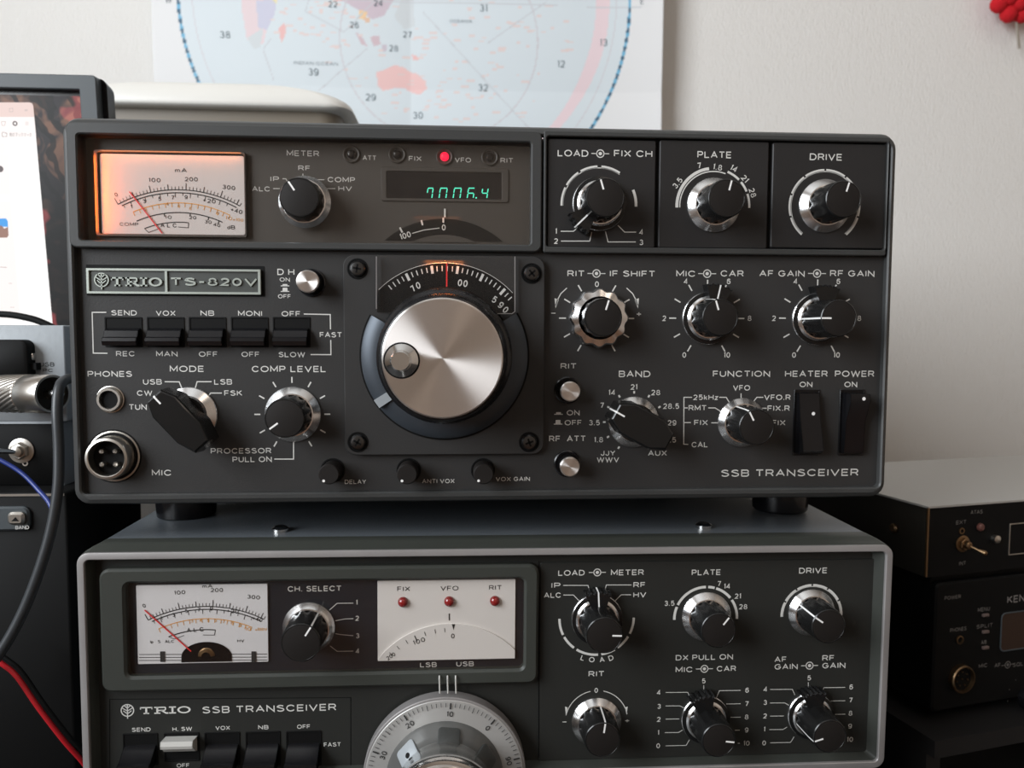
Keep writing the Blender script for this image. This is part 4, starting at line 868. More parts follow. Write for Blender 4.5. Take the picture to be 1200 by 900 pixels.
# lower dial window
wr = E_.R(442.5, 679.8, 603.8, 772.5, 4.8)
b = MB(); plate(b, *wr, .3, YF, 4.8, .1); dw = b.build('dial_card', 'dial_white', lo, label='ivory dial card with three red lamps')
b = MB(); c = E_.P(527, 833, 4.6); k = E_.sc(527, 730, 4.6); P_ = []
for i in range(60):
    a = rad(-49 + 97 * i / 59); x, z = c[0] + 106 * k * sin(a), c[1] + 106 * k * cos(a); P_.append((min(max(x, wr[0] + .1), wr[1] - .1), max(z, wr[2] + .1)))
P_ = [(wr[0] + .1, wr[2] + .1)] + P_ + [(wr[1] - .1, wr[2] + .1)]
b.loft([[(x, 4.8, z) for x, z in P_], [(x, 4.1, z) for x, z in P_]]); b.build('rotating_dial', 'dial_white', dw, smooth=False)
b = MB()
for s_, x, y, w_ in (('FIX', 473, 690, 15), ('VFO', 526.7, 689.3, 21), ('RIT', 580.5, 688.5, 15)): E_.T(b, s_, x, y, w_, 5.6, 4.7)
E_.L(b, [(526.5, 719), (526.5, 727)], .5, 4.7)
for i, a in enumerate((-3.5, -10, -17, -24, -30.5, -37.5, -44)): b.ribbon([(c[0] + r * k * sin(rad(a)), c[1] + r * k * cos(rad(a))) for r in (101.5, 94 if i == 3 else 96.5)], .42 if i == 3 else .26, 4.0)
b.poly([E_.P(x, y, 4) for x, y in ((529.5, 731.5), (533.3, 731.5), (531.4, 738.5))], 4.0)
E_.T(b, '0', 530.6, 745.3, None, 5.8, 4.0); E_.T(b, '100', 491, 751.3, 14.5, 5.6, 4.0, rot=-19); E_.T(b, '200', 458, 769, 11, 5, 4.0, rot=-34)
b.build('dial_lettering', 'paint_dark', dw, smooth=False)
for x, y in ((472.3, 705.3), (526.5, 704.6), (580, 704)):
    c = E_.P(x, y, 4.8); b = MB(); b.lathe(0, 0, [(2.15, 0), (2.1, -.7), (1.7, -1.5), (1.0, -2.0), (.3, -2.15)], 24); b.build('indicator_lamp', 'led_off', dw, (c[0], 4.8, c[1]), label='unlit dark red lamp')
# lower switches
for x0, x1, wh in ((145.5, 184.5, 0), (193.5, 233, 1), (241, 280.5, 0), (289, 328, 0), (336.5, 376, 0)):
    lever(E_, lo, x0, x1, 860 - (x0 - 145) * .015, 891 if wh else 896, YL, 'ivory' if wh else 'black', 6 if wh else 8, up=bool(wh))
# lower knobs
rotary(E_, lo, 362, 735, YF, 10.6, 7.7, 16, 32, side=True)
rotary(E_, lo, 699.3, 725, YR, 10.8, 7.4, 18, 92, lever=-3, side=False)
rotary(E_, lo, 827.5, 722, YR, 10.6, 7.2, 16, 38, side=False)
rotary(E_, lo, 950.5, 717.5, YR, 10.2, 7.1, 16, -56)
rotary(E_, lo, 698.8, 845.5, YR, 10.6, 7.3, 15, 8)
rotary(E_, lo, 826, 842, YR, 10.4, 7.0, 18, 97, lever=-16, side=False, mark=False)
rotary(E_, lo, 949.5, 837.5, YR, 10.2, 7.0, 18, -107, lever=-8, mark=False)
# lower tuning dial
K1 = E_.P(521.5, 905, 1.0); k = .345; R1 = 33.4
b = MB(); b.lathe(0, 0, [(R1, 4), (R1, 1.0), (R1, -1.5), (R1 - .3, -1.9), (R1 - 7.2, -2.6)], 120, cap1=True); ld = b.build('tuning_dial_ring', 'rim', lo, (K1[0], 0, K1[1]), label='silver graduated dial ring')
M['dialface'] = mat('satin_grey_dial', (0.40, 0.39, 0.375), 0.42, 0.25)
b = MB(); b.lathe(0, 0, [(R1 - .9, -2.1), (R1 - 1.2, -2.35), (R1 - 9.2, -2.9), (R1 - 9.6, -2.9)], 120); b.build('dial_face', 'dialface', ld)
b = MB()
for i in range(100):
    a = i * 3.6 + 4.3 - 36; j = (i - 0) % 10; l = (2.6, .62) if j == 0 else ((2.4, .28) if j == 5 else (1.8, .24))
    b.ribbon([((R1 - d) * sin(rad(a)), (R1 - d) * cos(rad(a))) for d in (1.8, 1.8 + l[0])], l[1], -2.98)
for i, s_ in enumerate(('20', '10', '0', '90', '80', '70', '60', '50', '40', '30')):
    a = i * 36 - 31.7; text(b, s_, (R1 - 6.4) * sin(rad(a)), (R1 - 6.4) * cos(rad(a)), -3.02, None, 2.2, a, stretch=1.05)
b.build('dial_graduation', 'paint_dark', ld, smooth=False)
M['dome'] = mat('grey_translucent_dome', (0.13, 0.13, 0.125), 0.28, 0.35)
b = MB(); b.lathe(0, 0, [(24.0, -2.9), (23.2, -4.3), (20.6, -7.2), (18.0, -11.5), (17.6, -20), (17.4, -22)], 96); dm = b.build('dial_dome', 'dome', ld)
M['dome_dark'] = mat('dark_smoked_inset', (0.045, 0.047, 0.045), 0.35)
for a, m_ in ((5, 'dome_dark'), (-47, 'silverbox'), (57, 'dome_dark'), (109, 'dome_dark')):
    a_ = rad(a); b = MB(); rd0, y0_, rd1, y1_ = 22.4, -5.2, 17.2, -12.6
    def lp(g, off):
        L = []
        for p_ in rr(-4.5 + g, 4.5 - g, g, 1 - g * .1 - .0, .12, 0, 3) if False else rr(-4.5 + g, 4.5 - g, g, 9.2 - g, 1.5, 0, 4):
            t_ = p_[2] / 9.2; r_ = rd0 + (rd1 - rd0) * t_; y_ = y0_ + (y1_ - y0_) * t_; r_ += .82 * off; y_ -= .57 * off
            L.append((p_[0] * cos(a_) + r_ * sin(a_), y_, -p_[0] * sin(a_) + r_ * cos(a_)))
        return L
    b.loft([lp(0, -.8), lp(0, .25), lp(.5, .6)]); lg = b.build('dome_lug', m_, dm)
    if a == -47:
        b = MB(); L = []
        for i in range(16):
            an = 2 * PI * i / 16; u_ = .9 * sin(an) * 1.2; t_ = .55 + .13 * cos(an); r_ = rd0 + (rd1 - rd0) * t_ + .55; y_ = y0_ + (y1_ - y0_) * t_ - .4
            L.append((u_ * cos(a_) + r_ * sin(a_), y_, -u_ * sin(a_) + r_ * cos(a_)))
        b.add(L, [tuple(range(16))]); b.build('lug_hole', 'matteblack', lg)
b = MB(); b.lathe(0, 0, [(19.0, -9), (19.8, -15), (20.2, -19), (21.6, -23), (22.0, -26), (21.4, -27.6), (20.6, -28)], 96); kn = b.build('tuning_knob', 'chrome2', ld)
b = MB(); b.lathe(0, 0, [(20.2, -27.9), (20.0, -28.6), (19.6, -28.9)], 96); b.build('knob_face', 'spun', kn, label='spun metal knob face')
for x in (515, 524.5, 534):
    b = MB(); a = E_.P(x, 792, 1.2); c = E_.P(x + .5, 812, .5); b.tube([(a[0], 1.4, a[1]), (a[0], .6, a[1] - 1), (c[0], .2, c[1])], .32, 8); b.build('index_line', 'ivory', lo)
# screws on the top cover and feet
for px, py in ((328.5, 619.5), (824.5, 615)):
    for Yt in (22, 290):
        c = E_.P(px, py, 22); b = MB(); n = 20
        b.loft([[(c[0] + r * sin(2 * PI * i / n), Yt + r * cos(2 * PI * i / n), 2.4 + z) for i in range(n)] for r, z in ((3.6, 0), (3.6, 1.3), (2.4, 2.2))]); b.build('cover_screw', 'chrome2', lo)
for sx in (-1, 1):
    for yy in (40, 300):
        b = MB(); n = 28; zf = DESK - LL[2]
        b.loft([[(sx * 135 + r * sin(2 * PI * i / n), yy + r * cos(2 * PI * i / n), z) for i in range(n)] for r, z in ((11, -151), (11, -155), (9.5, zf + .2 + sx * .6))]); b.build('foot', 'black', lo)

# ================================================================== world map on the wall
YM = 400.0
mp0 = G.P(181, 60, YM); mpx0, mpx1 = mp0[0], G.P(773.5, 60, YM)[0]; mpz0, mpz1 = G.P(478, 215, YM)[1], G.P(478, -130, YM)[1]
fx, fz = G.P(481, 60, YM)[0], G.P(478, 104.5, YM)[1]
def msurf(x, z):
    a = abs(x - fx); c_ = abs(z - fz)
    return YM - 4 + 5.0 * math.exp(-a / 55) * .8 + 2.2 * math.exp(-c_ / 30) - (7.0 * max(0, (x - mpx1 + 70) / 70) ** 2)
def inpoly(p, P_):
    r_ = False; j = len(P_) - 1
    for i in range(len(P_)):
        if (P_[i][1] > p[1]) != (P_[j][1] > p[1]) and p[0] < (P_[j][0] - P_[i][0]) * (p[1] - P_[i][1]) / (P_[j][1] - P_[i][1]) + P_[i][0]: r_ = not r_
        j = i
    return r_
qm = G.sc(478, 60, YM); mc = G.P(478, -1, YM)
PINK = (0.84, 0.52, 0.50); LAND = [
 ([(287, -40), (332, -40), (329, 5), (318, 30), (312, 55), (303, 61), (293, 52), (288, 20)], (0.80, 0.66, 0.68)), ([(304, 8), (328, 5), (325, 22), (316, 40), (306, 38)], (0.62, 0.62, 0.74)), ([(293, 50), (312, 38), (308, 60), (300, 62)], (0.66, 0.70, 0.72)),
 ([(322, -20), (330, -8), (327, 10), (322, 6)], (0.86, 0.78, 0.45)), ([(329, 38), (336, 32), (338, 42), (332, 54)], PINK),
 ([(395, -30), (470, -40), (462, 0), (450, 20), (436, 24), (420, 14), (402, 4)], (0.64, 0.54, 0.60)), ([(422, 14), (431, 16), (428, 25), (421, 24)], (0.88, 0.62, 0.36)), ([(427, 22), (434, 22), (433, 28), (428, 28)], (0.80, 0.55, 0.40)),
 ([(416, 38), (424, 44), (431, 55), (424, 53)], (0.66, 0.52, 0.56)), ([(434, 44), (444, 42), (446, 52), (438, 55)], (0.66, 0.52, 0.56)), ([(447, 52), (454, 52), (452, 60), (448, 60)], (0.62, 0.56, 0.62)),
 ([(441, 84), (452, 80), (462, 75), (472, 77), (480, 82), (488, 84), (498, 92), (500, 101), (492, 108), (482, 106), (474, 101), (462, 101), (448, 105), (442, 99)], (0.88, 0.58, 0.56)),
 ([(482, 62), (489, 64), (491, 69), (484, 69)], PINK), ([(385, -20), (400, -20), (412, 2), (395, 6)], PINK), ([(470, 0), (484, -10), (486, 30), (474, 34), (462, 20)], (0.66, 0.70, 0.72))]
LINES = [((478, -1), 246, None, (0.66, 0.66, 0.68), 1.1), ((515, 47), 116, (40, 0, 1), (0.66, 0.64, 0.66), 1.2)]
SEGS = [((375, -30), (360, 18)), ((360, 18), (404, 40)), ((404, 40), (452, -10)), ((190, 1.5), (760, 4)), ((404, 80), (374, 107)), ((496, 14), (620, 145)), ((404, 80), (430, 58)), ((640, 0), (572, 48)), ((320, 50), (311, 62)), ((311, 62), (322, 96))]
def segd(p, a, b_):
    dx, dy = b_[0] - a[0], b_[1] - a[1]; t_ = max(0, min(1, ((p[0] - a[0]) * dx + (p[1] - a[1]) * dy) / (dx * dx + dy * dy))); return math.hypot(p[0] - a[0] - t_ * dx, p[1] - a[1] - t_ * dy)
rs_ = random.Random(3); SPECK = [(rs_.gauss(530, 62), rs_.uniform(-10, 140), rs_.uniform(1.5, 5)) for _ in range(120)] + [(rs_.uniform(320, 420), rs_.uniform(0, 60), rs_.uniform(1.5, 4)) for _ in range(40)] + [(rs_.uniform(580, 690), rs_.uniform(0, 60), rs_.uniform(2, 5)) for _ in range(14)]
def mcol(px, py):
    d = math.hypot(px - 478, py + 1)
    c_ = (0.80, 0.80, 0.80)
    if d < 262: c_ = (0.70, 0.765, 0.80)
    if d < 262:
        for P_, cc in LAND:
            if inpoly((px, py), P_): c_ = cc
        # pink band along the right
        band = 238 if py < 20 else 238 - (0.0 if py < 60 else (py - 60) * .02)
        if abs(d - (230 + min(0, (40 - py)) * .03)) < (8 if py < 70 else 8 - (py - 70) * .04) and px > 620: c_ = (0.84, 0.68, 0.71)
        for (x_, y_, w_) in SPECK:
            if abs(px - x_) < w_ and abs(py - y_) < 1.1: c_ = (0.78, 0.66, 0.64)
    if abs(d - 246) < .7: c_ = (0.66, 0.66, 0.69)
    d2 = math.hypot(px - 515, py - 47)
    if abs(d2 - 116) < .8 and py > -10: c_ = (0.64, 0.63, 0.66)
    for a, b_ in SEGS:
        if segd((px, py), a, b_) < .6 and d < 275: c_ = (0.60, 0.62, 0.65)
    if abs(d - 262) < 1.8:
        an = math.atan2(py, px - 478) * 262 / 5.5
        c_ = (0.04, 0.12, 0.20) if int(an) % 2 else (0.16, 0.45, 0.66)
    return c_
NX, NZ = 430, 250
vs = []; fs = []; cl = []
for j in range(NZ + 1):
    for i in range(NX + 1):
        x = mpx0 + (mpx1 - mpx0) * i / NX; z = mpz0 + (mpz1 - mpz0) * j / NZ
        vs.append((x * S, msurf(x, z) * S, z * S)); cl.append((478 + (x - mc[0]) / qm, -1 - (z - mc[1]) / qm))
for j in range(NZ):
    for i in range(NX): a = j * (NX + 1) + i; fs.append((a, a + 1, a + NX + 2, a + NX + 1))
me = bpy.data.meshes.new('world_map'); me.from_pydata(vs, [], fs); ca = me.color_attributes.new('print', 'FLOAT_COLOR', 'POINT')
flat = []
for px, py in cl: c_ = mcol(px, py); flat += [c_[0], c_[1], c_[2], 1]
ca.data.foreach_set('color', flat); me.polygons.foreach_set('use_smooth', [True] * len(me.polygons))
mm = mat('printed_map_paper', (1, 1, 1), 0.55); at = mm.node_tree.nodes.new('ShaderNodeVertexColor'); at.layer_name = 'print'; mm.node_tree.links.new(at.outputs[0], mm.node_tree.nodes['Principled BSDF'].inputs['Base Color'])
me.materials.append(mm); wm = bpy.data.objects.new('world_map', me); col.objects.link(wm)
so = wm.modifiers.new('thickness', 'SOLIDIFY'); so.thickness = .0003; so.offset = 1
tag(wm, 'pale blue circular world map sheet with fold creases taped on the wall', 'map')
b = MB(); M['mapink'] = mat('grey_map_ink', (0.14, 0.19, 0.22), .7)
for s_, x, y, h_ in (('38', 264, 41, 8), ('22', 390, 5, 7), ('24', 443, 3, 7), ('26', 415, 29, 7), ('27', 477, 39, 7), ('28', 461, 55.5, 7), ('29', 434, 113, 8), ('39', 367, 84, 8), ('30', 489.5, 134, 8), ('31', 566.5, 9.5, 8), ('32', 566, 102, 8), ('12', 657.5, 75, 8), ('13', 707, 50.5, 8), ('W', 198, 1, 6), ('E', 751, 4.5, 6)):
    a = G.P(x, y, YM - 3); text(b, s_, a[0], a[1], 0, None, h_ * qm, 0, stretch=.9, bold=.11, surf=lambda X, Z: msurf(X, Z) - .7)
for s_, x, y, w_ in (('INDIAN OCEAN', 370, 74, 50), ('OCEANIA', 540, 24.5, 26)):
    a = G.P(x, y, YM - 3); text(b, s_, a[0], a[1], 0, w_ * qm, 3.6 * qm, bold=.1, surf=lambda X, Z: msurf(X, Z) - .7)
b.build('zone_numbers', 'mapink', wm, smooth=False)

# ================================================================== white rounded box on the upper radio
YW = 235
a = G.P(410, 130, YW); zt = G.P(300, 95, YW)[1]; xr_ = a[0]; xl_ = G.P(60, 100, YW)[0]; zlo = 149.6; zs = G.P(300, 113, YW)[1]
wb = empty('storage_case', ((xl_ + xr_) / 2, YW + 40, zlo)); tag(wb, 'white plastic case with rounded lid lying behind the top radio, under the map', 'case')
hx = (xr_ - xl_) / 2; hz = zt - zlo
def lidloop(k, z): return [(p[0] * 1.0, p[2], z) for p in rr(-hx + k, hx - k, -40 + k, 40 - k, max(18 - k * .5, 3), 0)]
b = MB(); b.loft([lidloop(12, 0), lidloop(9, 3), lidloop(9, zs - zlo)]); b.build('case_body', 'white_shaded', wb)
def endprof(k, z, kx): return [(p[0], p[2], z) for p in rr(-hx + kx, hx - kx, -40 + k, 40 - k, 16, 0)]
hl = zt - zs; L = []
for i in range(13):
    t_ = i / 12; a_ = t_ * PI / 2; L.append(endprof(7 * (1 - cos(a_)), (zs - zlo - 5) + (hl + 5) * sin(a_), 62 * (1 - cos(a_))))
L = [endprof(3, zs - zlo - 7, 5), endprof(.8, zs - zlo - 6, 1.5)] + L
b = MB(); b.loft(L); b.build('case_lid', 'white_plastic', wb, angle=60)

# ================================================================== red ornament at the top right of the wall
c = G.P(1203, -14, 385); b = MB(); rs_ = random.Random(5)
def blob(mb, cx, cy, cz, r, n=10, m_=7):
    L = []
    for j in range(m_ + 1):
        ph = PI * (j + .02) / (m_ + .04); L.append([(cx + r * sin(ph) * cos(2 * PI * i / n), cy + r * sin(ph) * sin(2 * PI * i / n) * .9, cz + r * cos(ph)) for i in range(n)])
    mb.loft(L)
for k in range(9):
    a = k * 40; blob(b, 19 * sin(rad(a)), 0, 19 * cos(rad(a)), 8.2)
for k in range(6): blob(b, 10 * sin(rad(k * 60)), -5, 10 * cos(rad(k * 60)), 7.5)
blob(b, 0, -8, 0, 7)
fo = b.build('wool_flower', 'red_wool', None, (c[0], 398, c[1]), angle=80); tag(fo, 'bright red woollen flower hanging on the wall at the top right corner', 'ornament')
b = MB(); b.tube([(3, 2, -24), (5, 3, -34), (8, 4, -48)], 1.2, 8); b.build('stem', 'dull_metal', fo)
b = MB(); b.lathe(0, 0, [(4, 15.8), (4, 3)], 16); b.build('hook', 'dull_metal', fo)

# ================================================================== monitor
YS = 130; mtilt = rad(4.3)
p = G.P(112, 88, YS); ml = (p[0], YS, p[1])
MF = Frame(ml, (mtilt, 0, 0))     # leaning slightly, top towards the room
mo = empty('computer_monitor', ml, (mtilt, 0, 0)); tag(mo, 'dark grey framed monitor at the left edge showing a white page over an autumn picture', 'monitor')
mh = -(G.P(100, 88, YS)[1] - (DESK + 60)); mw = 520
b = MB(); fw = MF.P(95, 140, 0)[0]
ring(b, (-mw, 0, mh, 0), (-mw + 20, fw, mh + 20, MF.P(60, 104, 0)[1]), 2.2, .3, 6, 0, .5, 6); b.build('frame', 'monitor', mo)
b = MB(); b.loft([rr(-mw + .3, 3.0, mh + .3, -.5, 4, 6.05), rr(-mw + .3, 4.2, mh + .3, -2, 6, 12), rr(-mw + 40, -26, mh + 30, -24, 8, 38)]); b.build('housing', 'black', mo)
sx0, sx1, sz0, sz1 = -mw + 22, fw - .2, mh + 22, MF.P(60, 112, 4)[1]
def screenmat():
    m = bpy.data.materials.new('autumn_wallpaper_picture'); m.use_nodes = True; nt = m.node_tree; b_ = nt.nodes['Principled BSDF']; b_.inputs['Base Color'].default_value = (.008, .008, .008, 1); b_.inputs['Roughness'].default_value = .4; b_.inputs['Specular IOR Level'].default_value = .25
    N = nt.nodes.new; K = nt.links.new
    tc = N('ShaderNodeTexCoord')
    leaf = N('ShaderNodeTexNoise'); leaf.inputs['Scale'].default_value = 70; leaf.inputs['Detail'].default_value = 2; leaf.inputs['Distortion'].default_value = 1.2
    r = N('ShaderNodeValToRGB'); e = r.color_ramp.elements; e[0].position = .46; e[0].color = (.020, .016, .019, 1); e[1].position = .62; e[1].color = (.22, .11, .07, 1)
    # tree branches: thin distorted bands
    wv = N('ShaderNodeTexWave'); wv.wave_type = 'BANDS'; wv.bands_direction = 'DIAGONAL'; wv.inputs['Scale'].default_value = 22; wv.inputs['Distortion'].default_value = 14; wv.inputs['Detail'].default_value = 3; wv.inputs['Detail Scale'].default_value = 1.6
    st = N('ShaderNodeMapRange'); st.inputs[1].default_value = .25; st.inputs[2].default_value = .45; st.inputs[3].default_value = .12
    sp = N('ShaderNodeSeparateXYZ'); hz = N('ShaderNodeMapRange'); hz.inputs[1].default_value = -.075; hz.inputs[2].default_value = -.030; hz.inputs[3].default_value = .06
    m1 = N('ShaderNodeMath'); m1.operation = 'MULTIPLY'; mx = N('ShaderNodeVectorMath'); mx.operation = 'SCALE'
    n3 = N('ShaderNodeTexNoise'); n3.inputs['Scale'].default_value = 42; t3 = N('ShaderNodeMapRange'); t3.inputs[1].default_value = .64; t3.inputs[2].default_value = .67; sc3 = N('ShaderNodeVectorMath'); sc3.operation = 'SCALE'; sc3.inputs[0].default_value = (.26, .04, .045); ad = N('ShaderNodeVectorMath'); ad.operation = 'ADD'
    for n_ in (leaf, wv, n3): K(tc.outputs['Object'], n_.inputs['Vector'])
    K(leaf.outputs[0], r.inputs[0]); K(wv.outputs['Fac'], st.inputs[0]); K(tc.outputs['Object'], sp.inputs[0]); K(sp.outputs['Z'], hz.inputs[0]); K(st.outputs[0], m1.inputs[0]); K(hz.outputs[0], m1.inputs[1])
    K(r.outputs[0], mx.inputs[0]); K(m1.outputs[0], mx.inputs['Scale']); K(n3.outputs[0], t3.inputs[0]); K(t3.outputs[0], sc3.inputs['Scale']); K(mx.outputs[0], ad.inputs[0]); K(sc3.outputs[0], ad.inputs[1])
    K(ad.outputs[0], b_.inputs['Emission Color']); b_.inputs['Emission Strength'].default_value = .75
    return m
M['screen'] = screenmat()
b = MB(); b.box(sx0, sx1, 4, 6, sz0, sz1); sn = b.build('screen', 'screen', mo)
b = MB(); P_ = [MF.P(x, y, 3.8) for x, y in ((-330, 120), (34.5, 120), (37.5, 121), (39, 124), (62, 384), (66, 440), (-300, 440))]; b.poly(P_, 3.8)
M['page'] = mat('white_page', (0, 0, 0), .6, emit=(.93, .91, .90), es=1.02); M['page_pink'] = mat('pale_pink_page', (0, 0, 0), .6, emit=(.90, .83, .81), es=1.0); M['page_ink'] = mat('grey_page_ink', (0, 0, 0), .6, emit=(.12, .10, .10), es=1); M['page_blue'] = mat('blue_page_picture', (0, 0, 0), .6, emit=(.05, .32, .75), es=1)
M['page_bar'] = mat('toolbar_tint', (0, 0, 0), .6, emit=(.72, .56, .52), es=1.05); M['page_faint'] = mat('faint_page_ink', (0, 0, 0), .6, emit=(.5, .42, .40), es=1)
pg = b.build('browser_page', 'page', sn, smooth=False)
bp = lambda mb, L, y=3.7: mb.poly([MF.P(x, yy, y) for x, yy in L], y)
b = MB(); bp(b, [(-330, 120), (34.5, 120), (37.5, 121), (39, 124), (40.3, 137), (-330, 137)]); b.build('title_bar', 'page_bar', pg, smooth=False)
b = MB(); bp(b, [(-330, 137), (40.3, 137), (42.5, 161), (-330, 161)]); bp(b, [(-30, 180), (9.5, 181), (12.5, 228), (-30, 228)]); bp(b, [(-30, 236), (12.5, 236), (24, 374), (-30, 374)]); bp(b, [(-10, 168), (4, 168), (6.5, 173), (4.5, 180), (-10, 180)]); b.build('page_blocks', 'page_pink', pg, smooth=False)
b = MB(); Yi = 3.6
b.arc(MF.P(17.6, 144.7, Yi), 1.0, 0, 360, .7, Yi, n=16); b.disc(MF.P(0, 198, Yi), 1.8, Yi)
MF.T(b, '他のブックマーク', 24, 158, 26, 3.5, Yi)
b.ribbon([MF.P(x, y, Yi) for x, y in ((2.5, 155), (5, 155), (6, 156), (8, 156), (8, 160), (2.5, 160), (2.5, 155))], .2, Yi)
b.build('page_icons', 'page_ink', pg, smooth=False)
b = MB()
b.ribbon([MF.P(x, y, Yi) for x, y in ((11, 127), (15, 127), (15, 131), (11, 131), (11, 127))], .2, Yi)
MF.T(b, 'x', 30.5, 128.5, 4, 4, Yi)
for dy in (-1.6, 0, 1.6): b.ribbon([MF.P(29.5, 144.8 + dy, Yi), MF.P(33.5, 144.8 + dy, Yi)], .2, Yi)
b.ribbon([MF.P(x, y, Yi) for x, y in ((1.5, 142.5), (6.5, 142.5), (5.5, 147), (2.5, 147), (1.5, 142.5))], .25, Yi)
b.ribbon([MF.P(0, 313, Yi), MF.P(8, 313.3, Yi)], .4, Yi); b.ribbon([MF.P(10, 332, Yi), MF.P(14, 332.2, Yi)], .25, Yi); b.ribbon([MF.P(12, 360, Yi), MF.P(17, 360.2, Yi)], .25, Yi); b.build('page_faint_marks', 'page_faint', pg, smooth=False)
b = MB(); bp(b, [(-10, 256), (7, 256), (9, 259), (9.5, 266), (-10, 265)], 3.6); b.build('page_picture', 'page_blue', pg, smooth=False)
b = MB(); bp(b, [(-10, 265), (2, 264), (5, 268), (9.5, 266), (10, 276), (8, 278.5), (-10, 278.5)], 3.6); b.build('page_picture_ground', mat('page_picture_buildings', (0, 0, 0), .6, emit=(.30, .16, .12), es=1), pg, smooth=False)
b = MB(); b.box(-mw / 2 - 35, -mw / 2 + 35, 22, 40, mh - 50, mh + 60); b.box(-mw / 2 - 110, -mw / 2 + 110, 8, 120, mh - 50, mh - 42); sb = b.build('stand', 'black', mo); sb.rotation_euler = (0, 0, 0)

# ================================================================== equipment stacked at the left
def box_thing(name, label, cat, x0, x1, y0, y1, z0, z1, m, r=1.2, part='housing'):
    root = empty(name, ((x0 + x1) / 2, y0, z0)); tag(root, label, cat)
    hx = (x1 - x0) / 2; h = z1 - z0; d = y1 - y0
    b = MB(); b.loft([rr(-hx, hx, 0, h, r, d), rr(-hx, hx, 0, h, r, .5), rr(-hx + .5, hx - .5, .5, h - .5, max(r - .5, .2), 0)]); b.build(part, m, root, angle=50)
    return root
XL = -420
zA = G.P(30, 577, 30)[1]; xA = G.P(86, 640, 30)[0] - 2
bk = box_thing('radio_transceiver', 'black radio with silver band button at the bottom left, lowest of its stack', 'radio', XL, xA, 30, 105, DESK, zA, 'matteblack', 2)
o = bk.location / S; L_ = Frame(tuple(o))
b = MB(); xa = G.P(-40, 608, 28)[0] - o[0]; xb = G.P(34, 608, 28)[0] - o[0]; za = G.P(20, 622, 28)[1] - o[2]; zb = G.P(20, 594, 28)[1] - o[2]; plate(b, xa, xb, za, zb, 3, 0, -2, .8); kb = b.build('button_surround', 'monitor', bk)
b = MB(); r = (G.P(9, 608, 27)[0] - o[0], G.P(29, 608, 27)[0] - o[0], G.P(20, 615, 27)[1] - o[2], G.P(20, 600, 27)[1] - o[2]); plate(b, *r, 2, -2, -4, 1); b.build('band_button', 'dull_metal', kb)
b = MB(); b.poly([(G.P(x, y, 25.8)[0] - o[0], G.P(x, y, 25.8)[1] - o[2]) for x, y in ((13, 611), (18, 606), (22, 611))], -4.1); b.build('arrow_mark', 'matteblack', kb)
b = MB(); a = G.P(26, 617, 29.9); 
L_.T(b, 'BAND', 26, 618, 16, 4.6, -2.1); b.build('button_lettering', 'paint', kb, smooth=False)
b = MB(); b.box(-(xA - XL) / 2 + 1, (xA - XL) / 2 - 1, -.4, 1.5, zA - DESK - 1.6, zA - DESK - .6); b.build('edge_trim', 'dull_metal', bk)
zB = G.P(30, 496, 45)[1]; xB = G.P(71, 530, 45)[0]
bl = box_thing('switch_box', 'black fronted metal box with chrome toggle switch, beneath the coaxial plug', 'box', XL, xB, 45, 103, zA, zB, 'matteblack', .8)
o = bl.location / S
b = MB(); hx = (xB - XL) / 2; b.box(-hx - .5, hx + .5, -.5, 58, zB - zA - .2, zB - zA + .9); b.box(hx, hx + .9, .5, 58, 0, zB - zA); b.build('cover', 'silverbox', bl)
c = G.P(25.5, 528, 45); sw = (c[0] - o[0], 0, c[1] - o[2])
b = MB(); b.lathe(0, 0, [(5.6, 0), (5.6, -.6), (4.9, -.8)], 32); b.lathe(0, 0, [(4.0, -.8), (4.0, -2.4), (3.4, -2.8)], 6); b.lathe(0, 0, [(2.6, -2.4), (2.5, -5), (1.8, -5.4)], 24); k = b.build('toggle_switch', 'dull_metal', bl, sw)
b = MB(); b.tube([(0, -4, 0), (-3.5, -9, 1.2), (-6.5, -12, 2.0), (-7.3, -13, 2.3)], [1.1, 1.2, 1.7, .9], 12); b.build('toggle_lever', 'chrome2', k)
c = G.P(29, 543, 44.5); b = MB(); b.lathe(c[0] - o[0], c[1] - o[2], [(1.3, 0), (1.3, -.3), (.7, -.3)], 16, cap1=False); b.build('keying_tab', 'dull_metal', bl)
zC = G.P(30, 381, 44)[1]; xC = G.P(77, 430, 44)[0]
bs = box_thing('interface_box', 'blue-grey painted metal box with USB marking, topmost of the left stack', 'box', XL, xC, 44, 100, zB + .9, zC, 'silverbox', .9)
o = bs.location / S; b = MB(); Ls = Frame(tuple(o)); Ls.T(b, 'USB', 55, 427, 17, 5.2, -.1); Ls.T(b, 'PC', 56, 434, 12, 4, -.1); b.build('box_lettering', 'paint_dark', bs, smooth=False)
c = G.P(37, 418, 44); b = MB(); b.lathe(c[0] - o[0], c[1] - o[2], [(2.2, 0), (2.2, -2.5), (1.5, -3)], 16); b.build('side_screw', 'chrome2', bs)
b = MB(); c = G.P(40, 429, 44); b.box(c[0] - o[0] - 4, c[0] - o[0] + 3, -4, 0, c[1] - o[2] - 1.5, c[1] - o[2] + 1.5); b.build('usb_port', 'matteblack', bs)
# black meter box in front of it
Yk = 38; r = G.R(-60, 398, 32.5, 446, Yk)
pb = box_thing('plug_housing', 'black rounded plastic block in front of the blue-grey box at the left edge', 'block', r[0], r[1], Yk, 44, G.P(20, 446, Yk)[1], r[3], 'matteblack', 3.5)
